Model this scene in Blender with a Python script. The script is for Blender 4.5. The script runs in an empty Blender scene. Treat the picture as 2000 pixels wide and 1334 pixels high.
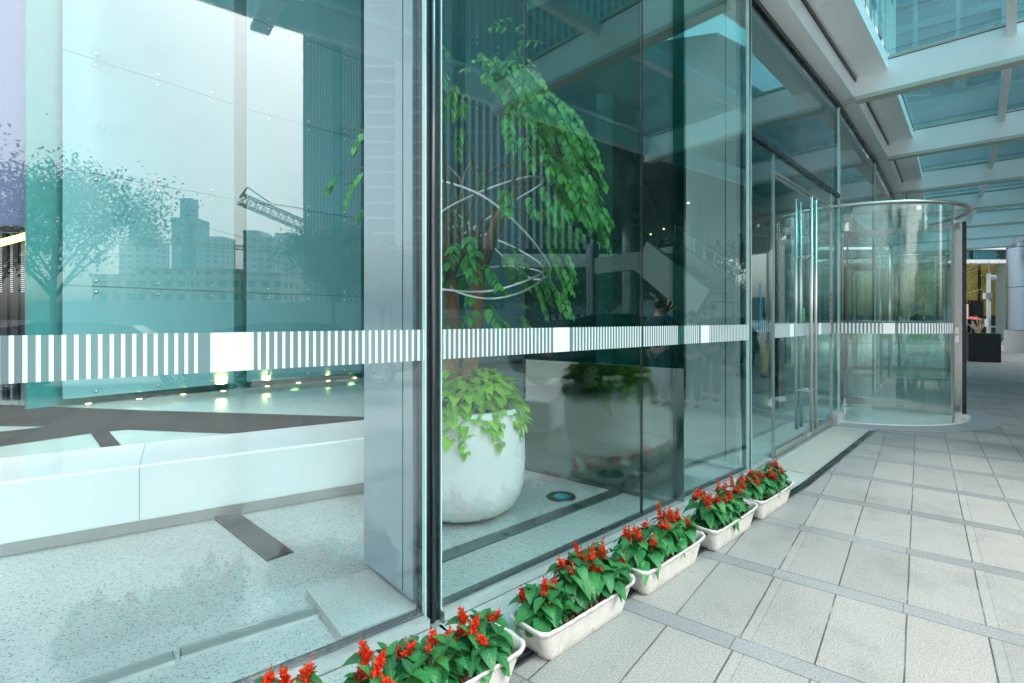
import bpy, math, random
from math import sin, cos, pi, radians as R
from mathutils import Vector, Matrix, Quaternion
random.seed(7)
C = bpy.context.scene.collection
scn = bpy.context.scene
F = 1010.0; EYE = 1.5

# ------------------------------------------------------------------ helpers
class MB:
    def __init__(s): s.v = []; s.f = []; s.uv = []; s.has = False
    def add(s, vs, fs, uvs=None):
        n = len(s.v); s.v += [tuple(p) for p in vs]; s.f += [tuple(i + n for i in f) for f in fs]
        if uvs: s.has = True; s.uv += uvs
        else: s.uv += [(0.5, 0.5)] * len(vs)
    def box(s, c, d, rz=0.0, M=None):
        x, y, z = d[0] / 2, d[1] / 2, d[2] / 2
        P = [Vector((i * x, j * y, k * z)) for k in (-1, 1) for j in (-1, 1) for i in (-1, 1)]
        if M is None: M = Matrix.Rotation(rz, 3, 'Z')
        P = [M @ p + Vector(c) for p in P]
        s.add(P, [(0, 2, 3, 1), (4, 5, 7, 6), (0, 1, 5, 4), (2, 6, 7, 3), (0, 4, 6, 2), (1, 3, 7, 5)])
    def bar(s, a, b, w, h=None, up=(0, 0, 1)):
        a = Vector(a); b = Vector(b); h = h or w; d = (b - a); L = d.length
        if L < 1e-6: return
        y = d.normalized(); u = Vector(up)
        if abs(y.dot(u)) > .98: u = Vector((1, 0, 0))
        x = y.cross(u).normalized(); z = x.cross(y)
        M = Matrix((x, y, z)).transposed()
        s.box((a + b) / 2, (w, L, h), M=M)
    def prism(s, poly, z0, z1):
        n = len(poly); ar = sum(poly[i][0] * poly[(i + 1) % n][1] - poly[(i + 1) % n][0] * poly[i][1] for i in range(n))
        if ar < 0: poly = poly[::-1]
        vs = [(p[0], p[1], z0) for p in poly] + [(p[0], p[1], z1) for p in poly]
        fs = [tuple(range(n))[::-1], tuple(range(n, 2 * n))] + [(i, (i + 1) % n, n + (i + 1) % n, n + i) for i in range(n)]
        s.add(vs, fs)
    def sheet(s, poly, z):
        n = len(poly); ar = sum(poly[i][0] * poly[(i + 1) % n][1] - poly[(i + 1) % n][0] * poly[i][1] for i in range(n))
        if ar < 0: poly = poly[::-1]
        s.add([(p[0], p[1], z) for p in poly], [tuple(range(n))])
    def tube(s, pts, r, n=8, closed=False):
        pts = [Vector(p) for p in pts]; m = len(pts); rs = r if isinstance(r, (list, tuple)) else [r] * m
        vs = []; prev = None
        for i, p in enumerate(pts):
            if closed: t = pts[(i + 1) % m] - pts[i - 1]
            else: t = pts[min(i + 1, m - 1)] - pts[max(i - 1, 0)]
            t.normalize()
            if prev is None:
                u = Vector((0, 0, 1)) if abs(t.z) < .9 else Vector((1, 0, 0)); x = t.cross(u).normalized()
            else: x = (prev - t * prev.dot(t)).normalized()
            prev = x; y = t.cross(x)
            for k in range(n):
                a = 2 * pi * k / n; vs.append(p + (x * cos(a) + y * sin(a)) * rs[i])
        fs = []
        for i in range(m if closed else m - 1):
            for k in range(n):
                a = i * n + k; b = i * n + (k + 1) % n; c = ((i + 1) % m) * n + (k + 1) % n; d = ((i + 1) % m) * n + k
                fs.append((a, b, c, d))
        if not closed: fs += [tuple(range(n))[::-1], tuple((m - 1) * n + k for k in range(n))]
        s.add(vs, fs)
    def lathe(s, prof, c, n=40, capb=True, capt=False):
        vs = []; m = len(prof)
        for (r, z) in prof:
            for k in range(n):
                a = 2 * pi * k / n; vs.append((c[0] + r * cos(a), c[1] + r * sin(a), c[2] + z))
        fs = [(i * n + k, i * n + (k + 1) % n, (i + 1) * n + (k + 1) % n, (i + 1) * n + k) for i in range(m - 1) for k in range(n)]
        if capb: fs.append(tuple(range(n))[::-1])
        if capt: fs.append(tuple((m - 1) * n + k for k in range(n)))
        s.add(vs, fs)
    def cyl(s, c, r, h, n=24):
        s.lathe([(r, 0), (r, h)], c, n, False, False)
        for z, fl in ((0, True), (h, False)):
            ring = tuple(range(n)); s.add([(c[0] + r * cos(2 * pi * k / n), c[1] + r * sin(2 * pi * k / n), c[2] + z) for k in range(n)], [ring[::-1] if fl else ring])
    def ball(s, c, r, n=12, sq=(1, 1, 1)):
        vs = []; m = n // 2
        for i in range(m + 1):
            t = pi * i / m
            for k in range(n):
                a = 2 * pi * k / n; vs.append((c[0] + sq[0] * r * sin(t) * cos(a), c[1] + sq[1] * r * sin(t) * sin(a), c[2] - sq[2] * r * cos(t)))
        s.add(vs, [(i * n + k, i * n + (k + 1) % n, (i + 1) * n + (k + 1) % n, (i + 1) * n + k) for i in range(m) for k in range(n)])
    def leaf(s, p, d, L, W, droop=.5, fold=.25, roll=0.0, heart=False, nl=4):
        d = Vector(d).normalized(); up = Vector((0, 0, 1))
        x = d.cross(up)
        if x.length < .05: x = Vector((1, 0, 0))
        x.normalize(); nz = x.cross(d)
        q = Quaternion(d, roll); x = q @ x; nz = q @ nz
        prof = {False: [0.12, .82, 1.0, .68, 0.02], True: [.5, 1.0, .86, .5, .02]}[heart]
        if nl == 2: prof = [.1, 1.0, .04]
        m = len(prof); vs = []; uv = []
        pos = Vector(p); dd = d.copy()
        for i, w in enumerate(prof):
            hw = W / 2 * w
            vs += [pos - x * hw + nz * hw * fold, pos, pos + x * hw + nz * hw * fold]
            t = i / (m - 1); uv += [(.5 - .5 * w, t), (.5, t), (.5 + .5 * w, t)]
            dd = (dd - up * droop * (1.0 / (m - 1))).normalized(); nz = x.cross(dd)
            pos = pos + dd * (L / (m - 1))
        fs = []
        for i in range(m - 1):
            a = i * 3; fs += [(a, a + 1, a + 4, a + 3), (a + 1, a + 2, a + 5, a + 4)]
        s.add(vs, fs, uv)
    def build(s, name, mat, parent=None, smooth=False, loc=None):
        me = bpy.data.meshes.new(name); me.from_pydata(s.v, [], s.f); 
        if s.has:
            ul = me.uv_layers.new(name='UVMap'); idx = [0] * len(me.loops); me.loops.foreach_get('vertex_index', idx)
            fl = []
            for i in idx: fl += s.uv[i]
            ul.data.foreach_set('uv', fl)
        if smooth: me.polygons.foreach_set('use_smooth', [True] * len(me.polygons))
        me.materials.append(mat); me.update()
        o = bpy.data.objects.new(name, me); C.objects.link(o)
        if parent: o.parent = parent
        if loc: o.location = loc
        return o

def tag(o, label=None, cat=None, group=None, kind=None):
    if label: o['label'] = label
    if cat: o['category'] = cat
    if group: o['group'] = group
    if kind: o['kind'] = kind
    return o
def thing(name, label, cat, loc=(0, 0, 0), rz=0.0, group=None):
    o = bpy.data.objects.new(name, None); o.empty_display_size = .1; C.objects.link(o)
    o.location = loc; o.rotation_euler = (0, 0, rz); return tag(o, label, cat, group)
def copy_tree(o, parent=None):
    c = o.copy(); C.objects.link(c)
    if parent: c.parent = parent
    for ch in list(o.children): copy_tree(ch, c)
    return c

# ------------------------------------------------------------------ materials
def mat(name):
    m = bpy.data.materials.new(name); m.use_nodes = True; nt = m.node_tree
    return m, nt, nt.nodes['Principled BSDF'], nt.nodes['Material Output']
class N:
    """tiny expression helper over a node tree"""
    def __init__(s, nt): s.nt = nt
    def m(s, op, a, b=None, c=None):
        n = s.nt.nodes.new('ShaderNodeMath'); n.operation = op
        for i, v in enumerate((a, b, c)):
            if v is None: continue
            if isinstance(v, (int, float)): n.inputs[i].default_value = v
            else: s.nt.links.new(v, n.inputs[i])
        return n.outputs[0]
    def noise(s, vec, scale, detail=3, rough=.5):
        n = s.nt.nodes.new('ShaderNodeTexNoise'); n.inputs['Scale'].default_value = scale
        n.inputs['Detail'].default_value = detail; n.inputs['Roughness'].default_value = rough
        if vec: s.nt.links.new(vec, n.inputs['Vector'])
        return n.outputs['Fac']
    def ramp(s, fac, stops):
        n = s.nt.nodes.new('ShaderNodeValToRGB'); e = n.color_ramp.elements
        while len(e) < len(stops): e.new(.5)
        for i, (p, c) in enumerate(stops): e[i].position = p; e[i].color = (*c, 1) if len(c) == 3 else c
        s.nt.links.new(fac, n.inputs[0]); return n.outputs[0]
    def mix(s, fac, a, b, mode='MIX'):
        n = s.nt.nodes.new('ShaderNodeMix'); n.data_type = 'RGBA'; n.blend_type = mode
        for i, v in ((0, fac), (6, a), (7, b)):
            if isinstance(v, (int, float)): n.inputs[i].default_value = v
            elif isinstance(v, tuple): n.inputs[i].default_value = (*v, 1)
            else: s.nt.links.new(v, n.inputs[i])
        return n.outputs[2]
    def obj(s):
        return s.nt.nodes.new('ShaderNodeTexCoord').outputs['Object']
    def xyz(s, v):
        n = s.nt.nodes.new('ShaderNodeSeparateXYZ'); s.nt.links.new(v, n.inputs[0]); return n.outputs
    def comb(s, x, y, z=0.0):
        n = s.nt.nodes.new('ShaderNodeCombineXYZ')
        for i, v in enumerate((x, y, z)):
            if isinstance(v, (int, float)): n.inputs[i].default_value = v
            else: s.nt.links.new(v, n.inputs[i])
        return n.outputs[0]
    def bump(s, h, st, dist=.01):
        n = s.nt.nodes.new('ShaderNodeBump'); n.inputs['Strength'].default_value = st; n.inputs['Distance'].default_value = dist
        s.nt.links.new(h, n.inputs['Height']); return n.outputs[0]

def pbr(name, col, rough=.5, metal=0.0, var=.12, vscale=6.0, bump=0.0, bscale=60.0, emit=None, spec=None, coat=0.0, rv=None):
    if rv is None: rv = .02 if metal > .5 or rough < .25 else .14
    m, nt, b, o = mat(name); n = N(nt); ob = n.obj()
    f = n.noise(ob, vscale, 5, .6)
    lo = tuple(c * (1 - var) for c in col); hi = tuple(min(1, c * (1 + var)) for c in col)
    nt.links.new(n.ramp(f, [(.3, lo), (.7, hi)]), b.inputs['Base Color'])
    nt.links.new(n.m('ADD', n.m('MULTIPLY', n.noise(ob, min(vscale * 2.3, 12), 3), rv), rough - rv / 2), b.inputs['Roughness'])
    b.inputs['Metallic'].default_value = metal
    if coat: b.inputs['Coat Weight'].default_value = coat; b.inputs['Coat Roughness'].default_value = .05
    if spec is not None: b.inputs['Specular IOR Level'].default_value = spec
    if bump: nt.links.new(n.bump(n.noise(ob, bscale, 4), bump), b.inputs['Normal'])
    if emit: b.inputs['Emission Color'].default_value = (*emit[0], 1); b.inputs['Emission Strength'].default_value = emit[1]
    return m

def glass_mat(name, tint, refl, gl=(.85, .97, .97), rough=0.0, dust=0.0, dcol=(.6, .68, .68), dscale=3.0, wob=0.0, fres=.9):
    m, nt, b, o = mat(name); nt.nodes.remove(b); n = N(nt)
    tr = nt.nodes.new('ShaderNodeBsdfTransparent'); tr.inputs[0].default_value = (*tint, 1)
    g = nt.nodes.new('ShaderNodeBsdfGlossy'); g.inputs['Color'].default_value = (*gl, 1); g.inputs['Roughness'].default_value = rough
    fr = nt.nodes.new('ShaderNodeFresnel'); fr.inputs['IOR'].default_value = 1.5
    geo = nt.nodes.new('ShaderNodeNewGeometry')
    ob = n.obj()
    if wob: nt.links.new(n.bump(n.noise(ob, 1.1, 1), wob, .05), g.inputs['Normal'])
    # Fresnel on the outer normal only (back faces would go total-internal)
    f = n.m('MULTIPLY', fr.outputs[0], n.m('SUBTRACT', 1.0, geo.outputs['Backfacing']))
    fac = n.m('MINIMUM', n.m('ADD', n.m('MULTIPLY', f, fres), refl), .95)
    mx = nt.nodes.new('ShaderNodeMixShader'); nt.links.new(fac, mx.inputs[0]); nt.links.new(tr.outputs[0], mx.inputs[1]); nt.links.new(g.outputs[0], mx.inputs[2])
    out = mx.outputs[0]
    if dust:
        df = nt.nodes.new('ShaderNodeBsdfDiffuse'); df.inputs[0].default_value = (*dcol, 1)
        tl = nt.nodes.new('ShaderNodeBsdfTranslucent'); tl.inputs[0].default_value = (*dcol, 1)
        ad = nt.nodes.new('ShaderNodeMixShader'); ad.inputs[0].default_value = .5
        nt.links.new(df.outputs[0], ad.inputs[1]); nt.links.new(tl.outputs[0], ad.inputs[2])
        k = n.m('MULTIPLY', n.m('MULTIPLY', n.noise(ob, dscale, 6, .7), n.noise(ob, dscale * 40, 2, .8)), dust * 3)
        m2 = nt.nodes.new('ShaderNodeMixShader'); nt.links.new(k, m2.inputs[0]); nt.links.new(out, m2.inputs[1]); nt.links.new(ad.outputs[0], m2.inputs[2])
        out = m2.outputs[0]
    nt.links.new(out, o.inputs['Surface']); return m

def leaf_mat(name, a, b_, vein, trans=.35, rough=.42, isl=True):
    m, nt, b, o = mat(name); n = N(nt)
    geo = nt.nodes.new('ShaderNodeNewGeometry')
    col = n.ramp(geo.outputs['Random Per Island'], [(0, a), (1, b_)])
    uv = nt.nodes.new('ShaderNodeTexCoord').outputs['UV']; x, y, _ = n.xyz(uv)
    ax = n.m('ABSOLUTE', n.m('SUBTRACT', x, .5))
    mid = n.m('LESS_THAN', ax, .035)
    side = n.m('PINGPONG', n.m('SUBTRACT', n.m('MULTIPLY', y, 6.0), n.m('MULTIPLY', ax, 4.0)), .5)
    sv = n.m('LESS_THAN', side, .07)
    v = n.m('MAXIMUM', mid, n.m('MULTIPLY', sv, .5))
    col = n.mix(n.m('MULTIPLY', v, .5), col, vein)
    nt.links.new(col, b.inputs['Base Color']); b.inputs['Roughness'].default_value = rough
    b.inputs['Specular IOR Level'].default_value = .35
    nt.links.new(n.bump(n.m('SUBTRACT', side, n.m('MULTIPLY', mid, .4)), .5, .004), b.inputs['Normal'])
    tl = nt.nodes.new('ShaderNodeBsdfTranslucent'); nt.links.new(col, tl.inputs[0])
    mx = nt.nodes.new('ShaderNodeMixShader'); mx.inputs[0].default_value = trans
    nt.links.new(b.outputs[0], mx.inputs[1]); nt.links.new(tl.outputs[0], mx.inputs[2]); nt.links.new(mx.outputs[0], o.inputs['Surface'])
    return m

def granite(name, base, dark, light, rough=.6, scale=220, gloss=None, spot=.34):
    m, nt, b, o = mat(name); n = N(nt); ob = n.obj()
    a = n.noise(ob, scale, 2, .6); c = n.noise(ob, scale * .38, 3, .7); big = n.noise(ob, 1.3, 4, .6)
    col = n.ramp(a, [(spot, dark), (spot + .09, base), (.6, base), (.75, light)])
    col = n.mix(n.m('MULTIPLY', n.m('LESS_THAN', c, .33), .8), col, dark)
    col = n.mix(.5, col, n.ramp(big, [(.3, (.72, .72, .70)), (.7, (1, 1, 1))]), 'MULTIPLY')
    nt.links.new(col, b.inputs['Base Color'])
    nt.links.new(n.m('ADD', n.m('MULTIPLY', n.noise(ob, 4, 4), .2), rough - .1), b.inputs['Roughness'])
    nt.links.new(n.bump(a, .15, .002), b.inputs['Normal'])
    return m

# --- paving: tiles laid in a grid with darker cross strips
def paving_mat():
    m, nt, b, o = mat('granite_paving'); n = N(nt); ob = n.obj(); x, y, z = n.xyz(ob)
    wob = n.m('MULTIPLY', n.m('SUBTRACT', n.noise(ob, 3.0, 2), .5), .006)
    X = n.m('DIVIDE', n.m('ADD', n.m('ADD', x, wob), .361), .307); Y = n.m('DIVIDE', n.m('SUBTRACT', n.m('ADD', y, wob), 2.52), .85)
    dx = n.m('MULTIPLY', n.m('PINGPONG', X, .5), .307)   # distance to the nearest long joint
    dy = n.m('MULTIPLY', n.m('PINGPONG', Y, .5), .85)    # distance to the strip's centre line
    strip = n.m('LESS_THAN', dy, .058)
    ids = n.comb(n.m('FLOOR', X), n.m('FLOOR', Y), 0)
    wn = nt.nodes.new('ShaderNodeTexWhiteNoise'); wn.noise_dimensions = '2D'; nt.links.new(ids, wn.inputs['Vector']); rnd = wn.outputs['Value']
    Xs = n.m('DIVIDE', n.m('ADD', x, .07), .614)
    ids2 = n.comb(n.m('FLOOR', Xs), n.m('ROUND', Y), 7.0)
    wn2 = nt.nodes.new('ShaderNodeTexWhiteNoise'); wn2.noise_dimensions = '3D'; nt.links.new(ids2, wn2.inputs['Vector'])
    dxs = n.m('MULTIPLY', n.m('PINGPONG', Xs, .5), .614)
    a = n.noise(ob, 120, 3, .8); fine = n.noise(ob, 75, 3, .75)
    tile = n.ramp(a, [(.34, (.17, .178, .178)), (.44, (.31, .315, .31)), (.56, (.385, .388, .38)), (.68, (.53, .53, .51))])
    tile = n.mix(.85, tile, n.ramp(rnd, [(0, (.80, .81, .80)), (.5, (.94, .94, .92)), (1, (1.0, .98, .94))]), 'MULTIPLY')
    st = n.ramp(a, [(.34, (.13, .145, .155)), (.47, (.255, .272, .28)), (.66, (.37, .385, .395))])
    st = n.mix(.85, st, n.ramp(wn2.outputs['Value'], [(0, (.8, .8, .8)), (1, (1.08, 1.08, 1.08))]), 'MULTIPLY')
    # slim lighter inlay beside every third joint
    X3 = n.m('FRACT', n.m('DIVIDE', n.m('SUBTRACT', x, .262), .921))
    inl = n.m('LESS_THAN', X3, .042)
    tile = n.mix(n.m('MULTIPLY', inl, .12), tile, (.45, .45, .435))
    col = n.mix(strip, tile, st)
    blot = n.noise(ob, 1.1, 6, .7); dirt = n.noise(ob, 5.0, 5, .7)
    col = n.mix(.9, col, n.ramp(blot, [(.30, (.66, .66, .63)), (.48, (.90, .90, .88)), (.72, (1, 1, 1))]), 'MULTIPLY')
    sp = n.noise(ob, 26, 3, .6)
    col = n.mix(n.m('MULTIPLY', n.m('GREATER_THAN', dirt, .66), .22), col, (.17, .16, .14))
    col = n.mix(n.m('MULTIPLY', n.m('GREATER_THAN', sp, .735), .5), col, (.13, .12, .11))
    # joints
    jw = n.m('LESS_THAN', dx, .0035); jw = n.m('MULTIPLY', jw, n.m('SUBTRACT', 1.0, strip))
    je = n.m('LESS_THAN', n.m('ABSOLUTE', n.m('SUBTRACT', dy, .058)), .0026)
    j2 = n.m('MULTIPLY', n.m('MULTIPLY', n.m('LESS_THAN', n.m('ABSOLUTE', n.m('SUBTRACT', X3, .042)), .003), n.m('SUBTRACT', 1.0, strip)), .30)
    js = n.m('MULTIPLY', n.m('LESS_THAN', dxs, .002), strip)
    J = n.m('MAXIMUM', n.m('MAXIMUM', jw, je), n.m('MAXIMUM', j2, js))
    jc = n.ramp(n.noise(ob, 2.2, 3, .6), [(.50, (.035, .035, .03)), (.62, (.14, .13, .12)), (.72, (.42, .42, .40))])
    col = n.mix(n.m('MULTIPLY', J, .9), col, jc)
    nt.links.new(col, b.inputs['Base Color'])
    nt.links.new(n.m('ADD', n.m('MULTIPLY', dirt, .22), .42), b.inputs['Roughness'])
    h = n.m('SUBTRACT', n.m('MULTIPLY', fine, .25), n.m('MULTIPLY', J, 1.0))
    nt.links.new(n.bump(h, .35, .004), b.inputs['Normal'])
    return m

M = {}
M['paving'] = paving_mat()
M['terrazzo'] = granite('speckled_stone_floor', (.50, .52, .51), (.10, .12, .12), (.68, .70, .69), .36, 100, spot=.33)
M['stone'] = granite('stone_block', (.52, .53, .51), (.22, .23, .23), (.65, .66, .64), .5, 170)
M['threshold'] = pbr('threshold_stone', (.50, .48, .43), .6, 0, .1, 5, .3, 160)
M['glass'] = glass_mat('tinted_glass', (.955, .99, .985), .045, (.86, .91, .94), wob=.004)
M['glass_b'] = glass_mat('reflective_glass', (.955, .99, .985), .080, (.62, .84, .80), wob=.004)
M['glass_c'] = glass_mat('more_reflective_glass', (.93, .985, .98), .165, (.64, .84, .81), wob=.004)
M['glass_door'] = glass_mat('door_glass', (.93, .985, .98), .05, (.76, .94, .96), wob=.004)
M['glass_drum'] = glass_mat('drum_glass', (.93, .985, .975), .04, (.85, .97, .97), wob=.008)
M['glass_roof'] = glass_mat('canopy_glass', (.42, .72, .77), .05, (.75, .92, .96), rough=.02, dust=.17, dcol=(.50, .66, .70), dscale=1.6)
M['partition'] = glass_mat('partition_glass', (.30, .50, .46), .0, (.30, .55, .50), rough=.05, wob=.01, fres=.35)
M['partition_low'] = glass_mat('dark_backed_glass', (.13, .20, .18), .23, (.82, .88, .84), rough=.075, wob=.02)
M['edge'] = pbr('glass_edge', (.55, .80, .76), .15, 0, .05)
M['black'] = pbr('black_gasket', (.010, .015, .020), .28, 0, .1, 2, spec=.45)
M['fin'] = pbr('grey_clad_fin', (.29, .39, .42), .13, 0, .03, 1.0, spec=.7)
M['fin_light'] = pbr('light_grey_clad_fin', (.60, .70, .70), .2, 0, .03, 1.0)
M['steel'] = pbr('brushed_steel', (.62, .62, .58), .30, 1.0, .03, 3)
M['steel_mid'] = pbr('satin_steel', (.36, .38, .37), .22, 1.0, .05, 2)
M['steel_dark'] = pbr('dark_steel', (.16, .18, .18), .3, .9, .1, 12)
M['alu'] = pbr('pale_alloy', (.70, .72, .71), .3, .7, .05, 8)
M['white_steel'] = pbr('painted_steel', (.90, .94, .95), .3, 0, .02, 1.2)
M['flange'] = pbr('flange_steel', (.50, .57, .50), .36, 0, .03, 2)
M['white_gloss'] = pbr('white_lacquer', (.80, .84, .84), .12, 0, .02, 1.2, coat=.4)
M['white'] = pbr('white_film', (.86, .88, .88), .4, 0, .02)
M['polished'] = pbr('polished_floor', (.30, .42, .40), .05, 0, .06, 1.5, spec=.9)
M['blackstone'] = pbr('black_stone_inlay', (.006, .010, .010), .6, 0, .2, spec=.04)
M['panel'] = pbr('pale_glass_panel', (.11, .29, .31), .08, 0, .03, .8, spec=.6)
M['tealpier'] = pbr('teal_glass_pier', (.03, .30, .30), .1, 0, .08, 1)
M['lav'] = pbr('lavender_panel', (.07, .10, .19), .16, 0, .06, .7)
M['print'] = pbr('printed_pattern', (.05, .23, .24), .3)
M['dot'] = pbr('dark_print_dot', (.04, .13, .13), .4)
M['pot'] = pbr('white_fibreglass', (.88, .89, .89), .28, 0, .015, 2, coat=.1)
M['soil'] = pbr('soil', (.06, .04, .03), .9, 0, .3, 20, .6, 60)
M['pebble'] = pbr('clay_pebbles', (.19, .11, .07), .8, 0, .45, 45, .5, 90)
M['bark'] = pbr('bark', (.24, .13, .07), .8, 0, .4, 14, .9, 34)
def trough_mat():
    m, nt, b, o = mat('weathered_cream_plastic'); n = N(nt); ob = n.obj(); x, y, z = n.xyz(ob)
    f = n.noise(ob, 9, 5, .7); g = n.noise(ob, 34, 4, .7); col = n.ramp(f, [(.3, (.50, .475, .43)), (.5, (.62, .60, .55)), (.7, (.66, .645, .60))])
    splash = n.m('MULTIPLY', n.m('GREATER_THAN', n.m('ADD', g, n.m('MULTIPLY', z, -1.6)), .55), n.m('LESS_THAN', z, .06))
    col = n.mix(n.m('MULTIPLY', splash, .35), col, (.24, .19, .13)); col = n.mix(n.m('MULTIPLY', n.m('GREATER_THAN', g, .69), .3), col, (.28, .24, .18))
    nt.links.new(col, b.inputs['Base Color']); b.inputs['Roughness'].default_value = .42
    v = nt.nodes.new('ShaderNodeTexVoronoi'); v.inputs['Scale'].default_value = 30; nt.links.new(ob, v.inputs['Vector'])
    nt.links.new(n.bump(n.m('ADD', n.m('MULTIPLY', v.outputs['Distance'], .8), g), .28, .004), b.inputs['Normal']); return m
M['trough'] = trough_mat()
M['salvia_leaf'] = leaf_mat('salvia_leaf', (.013, .11, .036), (.045, .26, .065), (.11, .26, .10), .16, .36)
M['pothos'] = leaf_mat('lime_leaf', (.14, .44, .01), (.42, .74, .02), (.5, .75, .1), .35, .35)
M['ficus'] = leaf_mat('tree_leaf', (.02, .20, .05), (.12, .48, .09), (.2, .42, .12), .3, .4)
M['street_leaf'] = leaf_mat('street_tree_leaf', (.02, .07, .03), (.05, .13, .05), (.05, .1, .03), .25, .6)
M['dry_leaf'] = leaf_mat('sparse_leaf', (.22, .20, .04), (.34, .32, .08), (.3, .3, .1), .3, .6)
M['red'] = leaf_mat('red_petal', (.80, .018, .004), (.98, .075, .012), (.9, .05, .01), .25, .5)
M['stem'] = pbr('stem', (.10, .16, .05), .6)
M['asphalt'] = pbr('asphalt', (.05, .05, .052), .85, 0, .2, 12, .4, 150)
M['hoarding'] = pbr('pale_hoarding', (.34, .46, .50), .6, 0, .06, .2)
M['carblack'] = pbr('black_car_paint', (.012, .016, .018), .1, .3, .1, coat=.8)
M['carwhite'] = pbr('silver_car_paint', (.55, .58, .6), .15, .4, .04, coat=.8)
M['carglass'] = pbr('dark_car_glass', (.03, .05, .05), .06, 0, .1, spec=.9)
M['rubber'] = pbr('rubber', (.015, .015, .015), .8)
M['lampglass'] = pbr('headlight', (.85, .88, .9), .08, .3, .03, coat=1)
M['skin'] = pbr('skin', (.50, .30, .21), .5, 0, .05)
M['hair'] = pbr('dark_hair', (.012, .011, .012), .5)
M['clothblack'] = pbr('black_cloth', (.02, .023, .03), .85, 0, .2, 9)
M['clothwhite'] = pbr('white_cloth', (.72, .74, .8), .8, 0, .05, 9)
M['khaki'] = pbr('khaki_cloth', (.66, .48, .15), .8, 0, .12, 12)
M['navy'] = pbr('navy_cloth', (.02, .05, .09), .8, 0, .15, 9)
M['crane'] = pbr('crane_yellow', (.42, .32, .12), .5)
M['gold'] = pbr('golden_lamp', (.6, .45, .1), .3, emit=((1.0, .74, .12), 2.2))
M['lamp'] = pbr('warm_lens', (.9, .8, .5), .3, emit=((1.0, .76, .30), 6.0))
M['green_sticker'] = pbr('green_sticker', (.02, .36, .16), .4)
M['redprint'] = pbr('red_lettering', (.5, .03, .03), .4)
M['blueprint'] = pbr('blue_line', (.02, .30, .50), .4)
M['planter'] = pbr('charcoal_planter', (.016, .022, .022), .6, 0, .3, 5, .4, 40)
M['redfabric'] = pbr('red_parasol_cloth', (.6, .04, .08), .7)
M['kerb'] = pbr('kerb_stone', (.42, .43, .42), .7)

def band_film():
    m, nt, b, o = mat('frosted_band'); nt.nodes.remove(b)
    tr = nt.nodes.new('ShaderNodeBsdfTransparent'); tr.inputs[0].default_value = (.55, .66, .66, 1)
    d = nt.nodes.new('ShaderNodeBsdfDiffuse'); d.inputs[0].default_value = (.34, .42, .42, 1)
    x = nt.nodes.new('ShaderNodeMixShader'); x.inputs[0].default_value = .52
    nt.links.new(tr.outputs[0], x.inputs[1]); nt.links.new(d.outputs[0], x.inputs[2]); nt.links.new(x.outputs[0], o.inputs[0]); return m
M['film'] = band_film()

def facade_mat(name, wall, glass, sx, sz, fx=.6, fz=.55, rough=.2):
    """windows as a pattern for buildings seen only far away"""
    m, nt, b, o = mat(name); n = N(nt); x, y, z = n.xyz(n.obj())
    h = n.m('ADD', x, y)
    wx = n.m('LESS_THAN', n.m('FRACT', n.m('DIVIDE', h, sx)), fx); wz = n.m('LESS_THAN', n.m('FRACT', n.m('DIVIDE', z, sz)), fz)
    w = n.m('MULTIPLY', wx, wz)
    ids = n.comb(n.m('FLOOR', n.m('DIVIDE', h, sx)), n.m('FLOOR', n.m('DIVIDE', z, sz)))
    wn = nt.nodes.new('ShaderNodeTexWhiteNoise'); wn.noise_dimensions = '2D'; nt.links.new(ids, wn.inputs['Vector'])
    g = n.mix(wn.outputs['Value'], glass, tuple(min(1, c * 1.7) for c in glass))
    nt.links.new(n.mix(w, wall, g), b.inputs['Base Color'])
    nt.links.new(n.m('SUBTRACT', .7, n.m('MULTIPLY', w, .7 - rough)), b.inputs['Roughness']); return m

# ------------------------------------------------------------------ camera, world, sun
cam_d = bpy.data.cameras.new('camera'); cam = bpy.data.objects.new('camera', cam_d); C.objects.link(cam)
cam.location = (0, 0, EYE); cam.rotation_euler = (R(90), 0, 0)
cam_d.sensor_width = 36; cam_d.lens = 18.18; cam_d.shift_y = -43 / 2000.0; cam_d.clip_start = .05; cam_d.clip_end = 3000
scn.camera = cam
SUN_EL, SUN_AZ = 52, 118     # azimuth clockwise from +Y
w = bpy.data.worlds.new('World'); scn.world = w; w.use_nodes = True; nt = w.node_tree
bg = nt.nodes['Background']; sky = nt.nodes.new('ShaderNodeTexSky'); sky.sky_type = 'NISHITA'; sky.sun_disc = False
sky.sun_elevation = R(SUN_EL); sky.sun_rotation = R(SUN_AZ); sky.dust_density = 6; sky.air_density = 1.2; sky.ozone_density = 1
hs = nt.nodes.new('ShaderNodeHueSaturation'); hs.inputs['Saturation'].default_value = .35
nt.links.new(sky.outputs[0], hs.inputs['Color']); nt.links.new(hs.outputs[0], bg.inputs['Color']); bg.inputs['Strength'].default_value = .15
sd = bpy.data.lights.new('sun', 'SUN'); sd.energy = 1.2; sd.angle = R(14); sd.color = (1, .97, .92)
so = bpy.data.objects.new('sun', sd); C.objects.link(so)
sdir = Vector((sin(R(SUN_AZ)) * cos(R(SUN_EL)), cos(R(SUN_AZ)) * cos(R(SUN_EL)), sin(R(SUN_EL))))
so.rotation_euler = (-sdir).to_track_quat('-Z', 'Y').to_euler(); so.location = (30, -10, 60)
scn.view_settings.view_transform = 'Standard'; scn.view_settings.look = 'None'; scn.view_settings.exposure = 1.86; scn.view_settings.gamma = 1
cy = scn.cycles; cy.max_bounces = 14; cy.transparent_max_bounces = 40; cy.glossy_bounces = 8; cy.diffuse_bounces = 4; cy.caustics_reflective = False; cy.caustics_refractive = False
cy.sample_clamp_indirect = 6; cy.use_denoising = True

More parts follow.
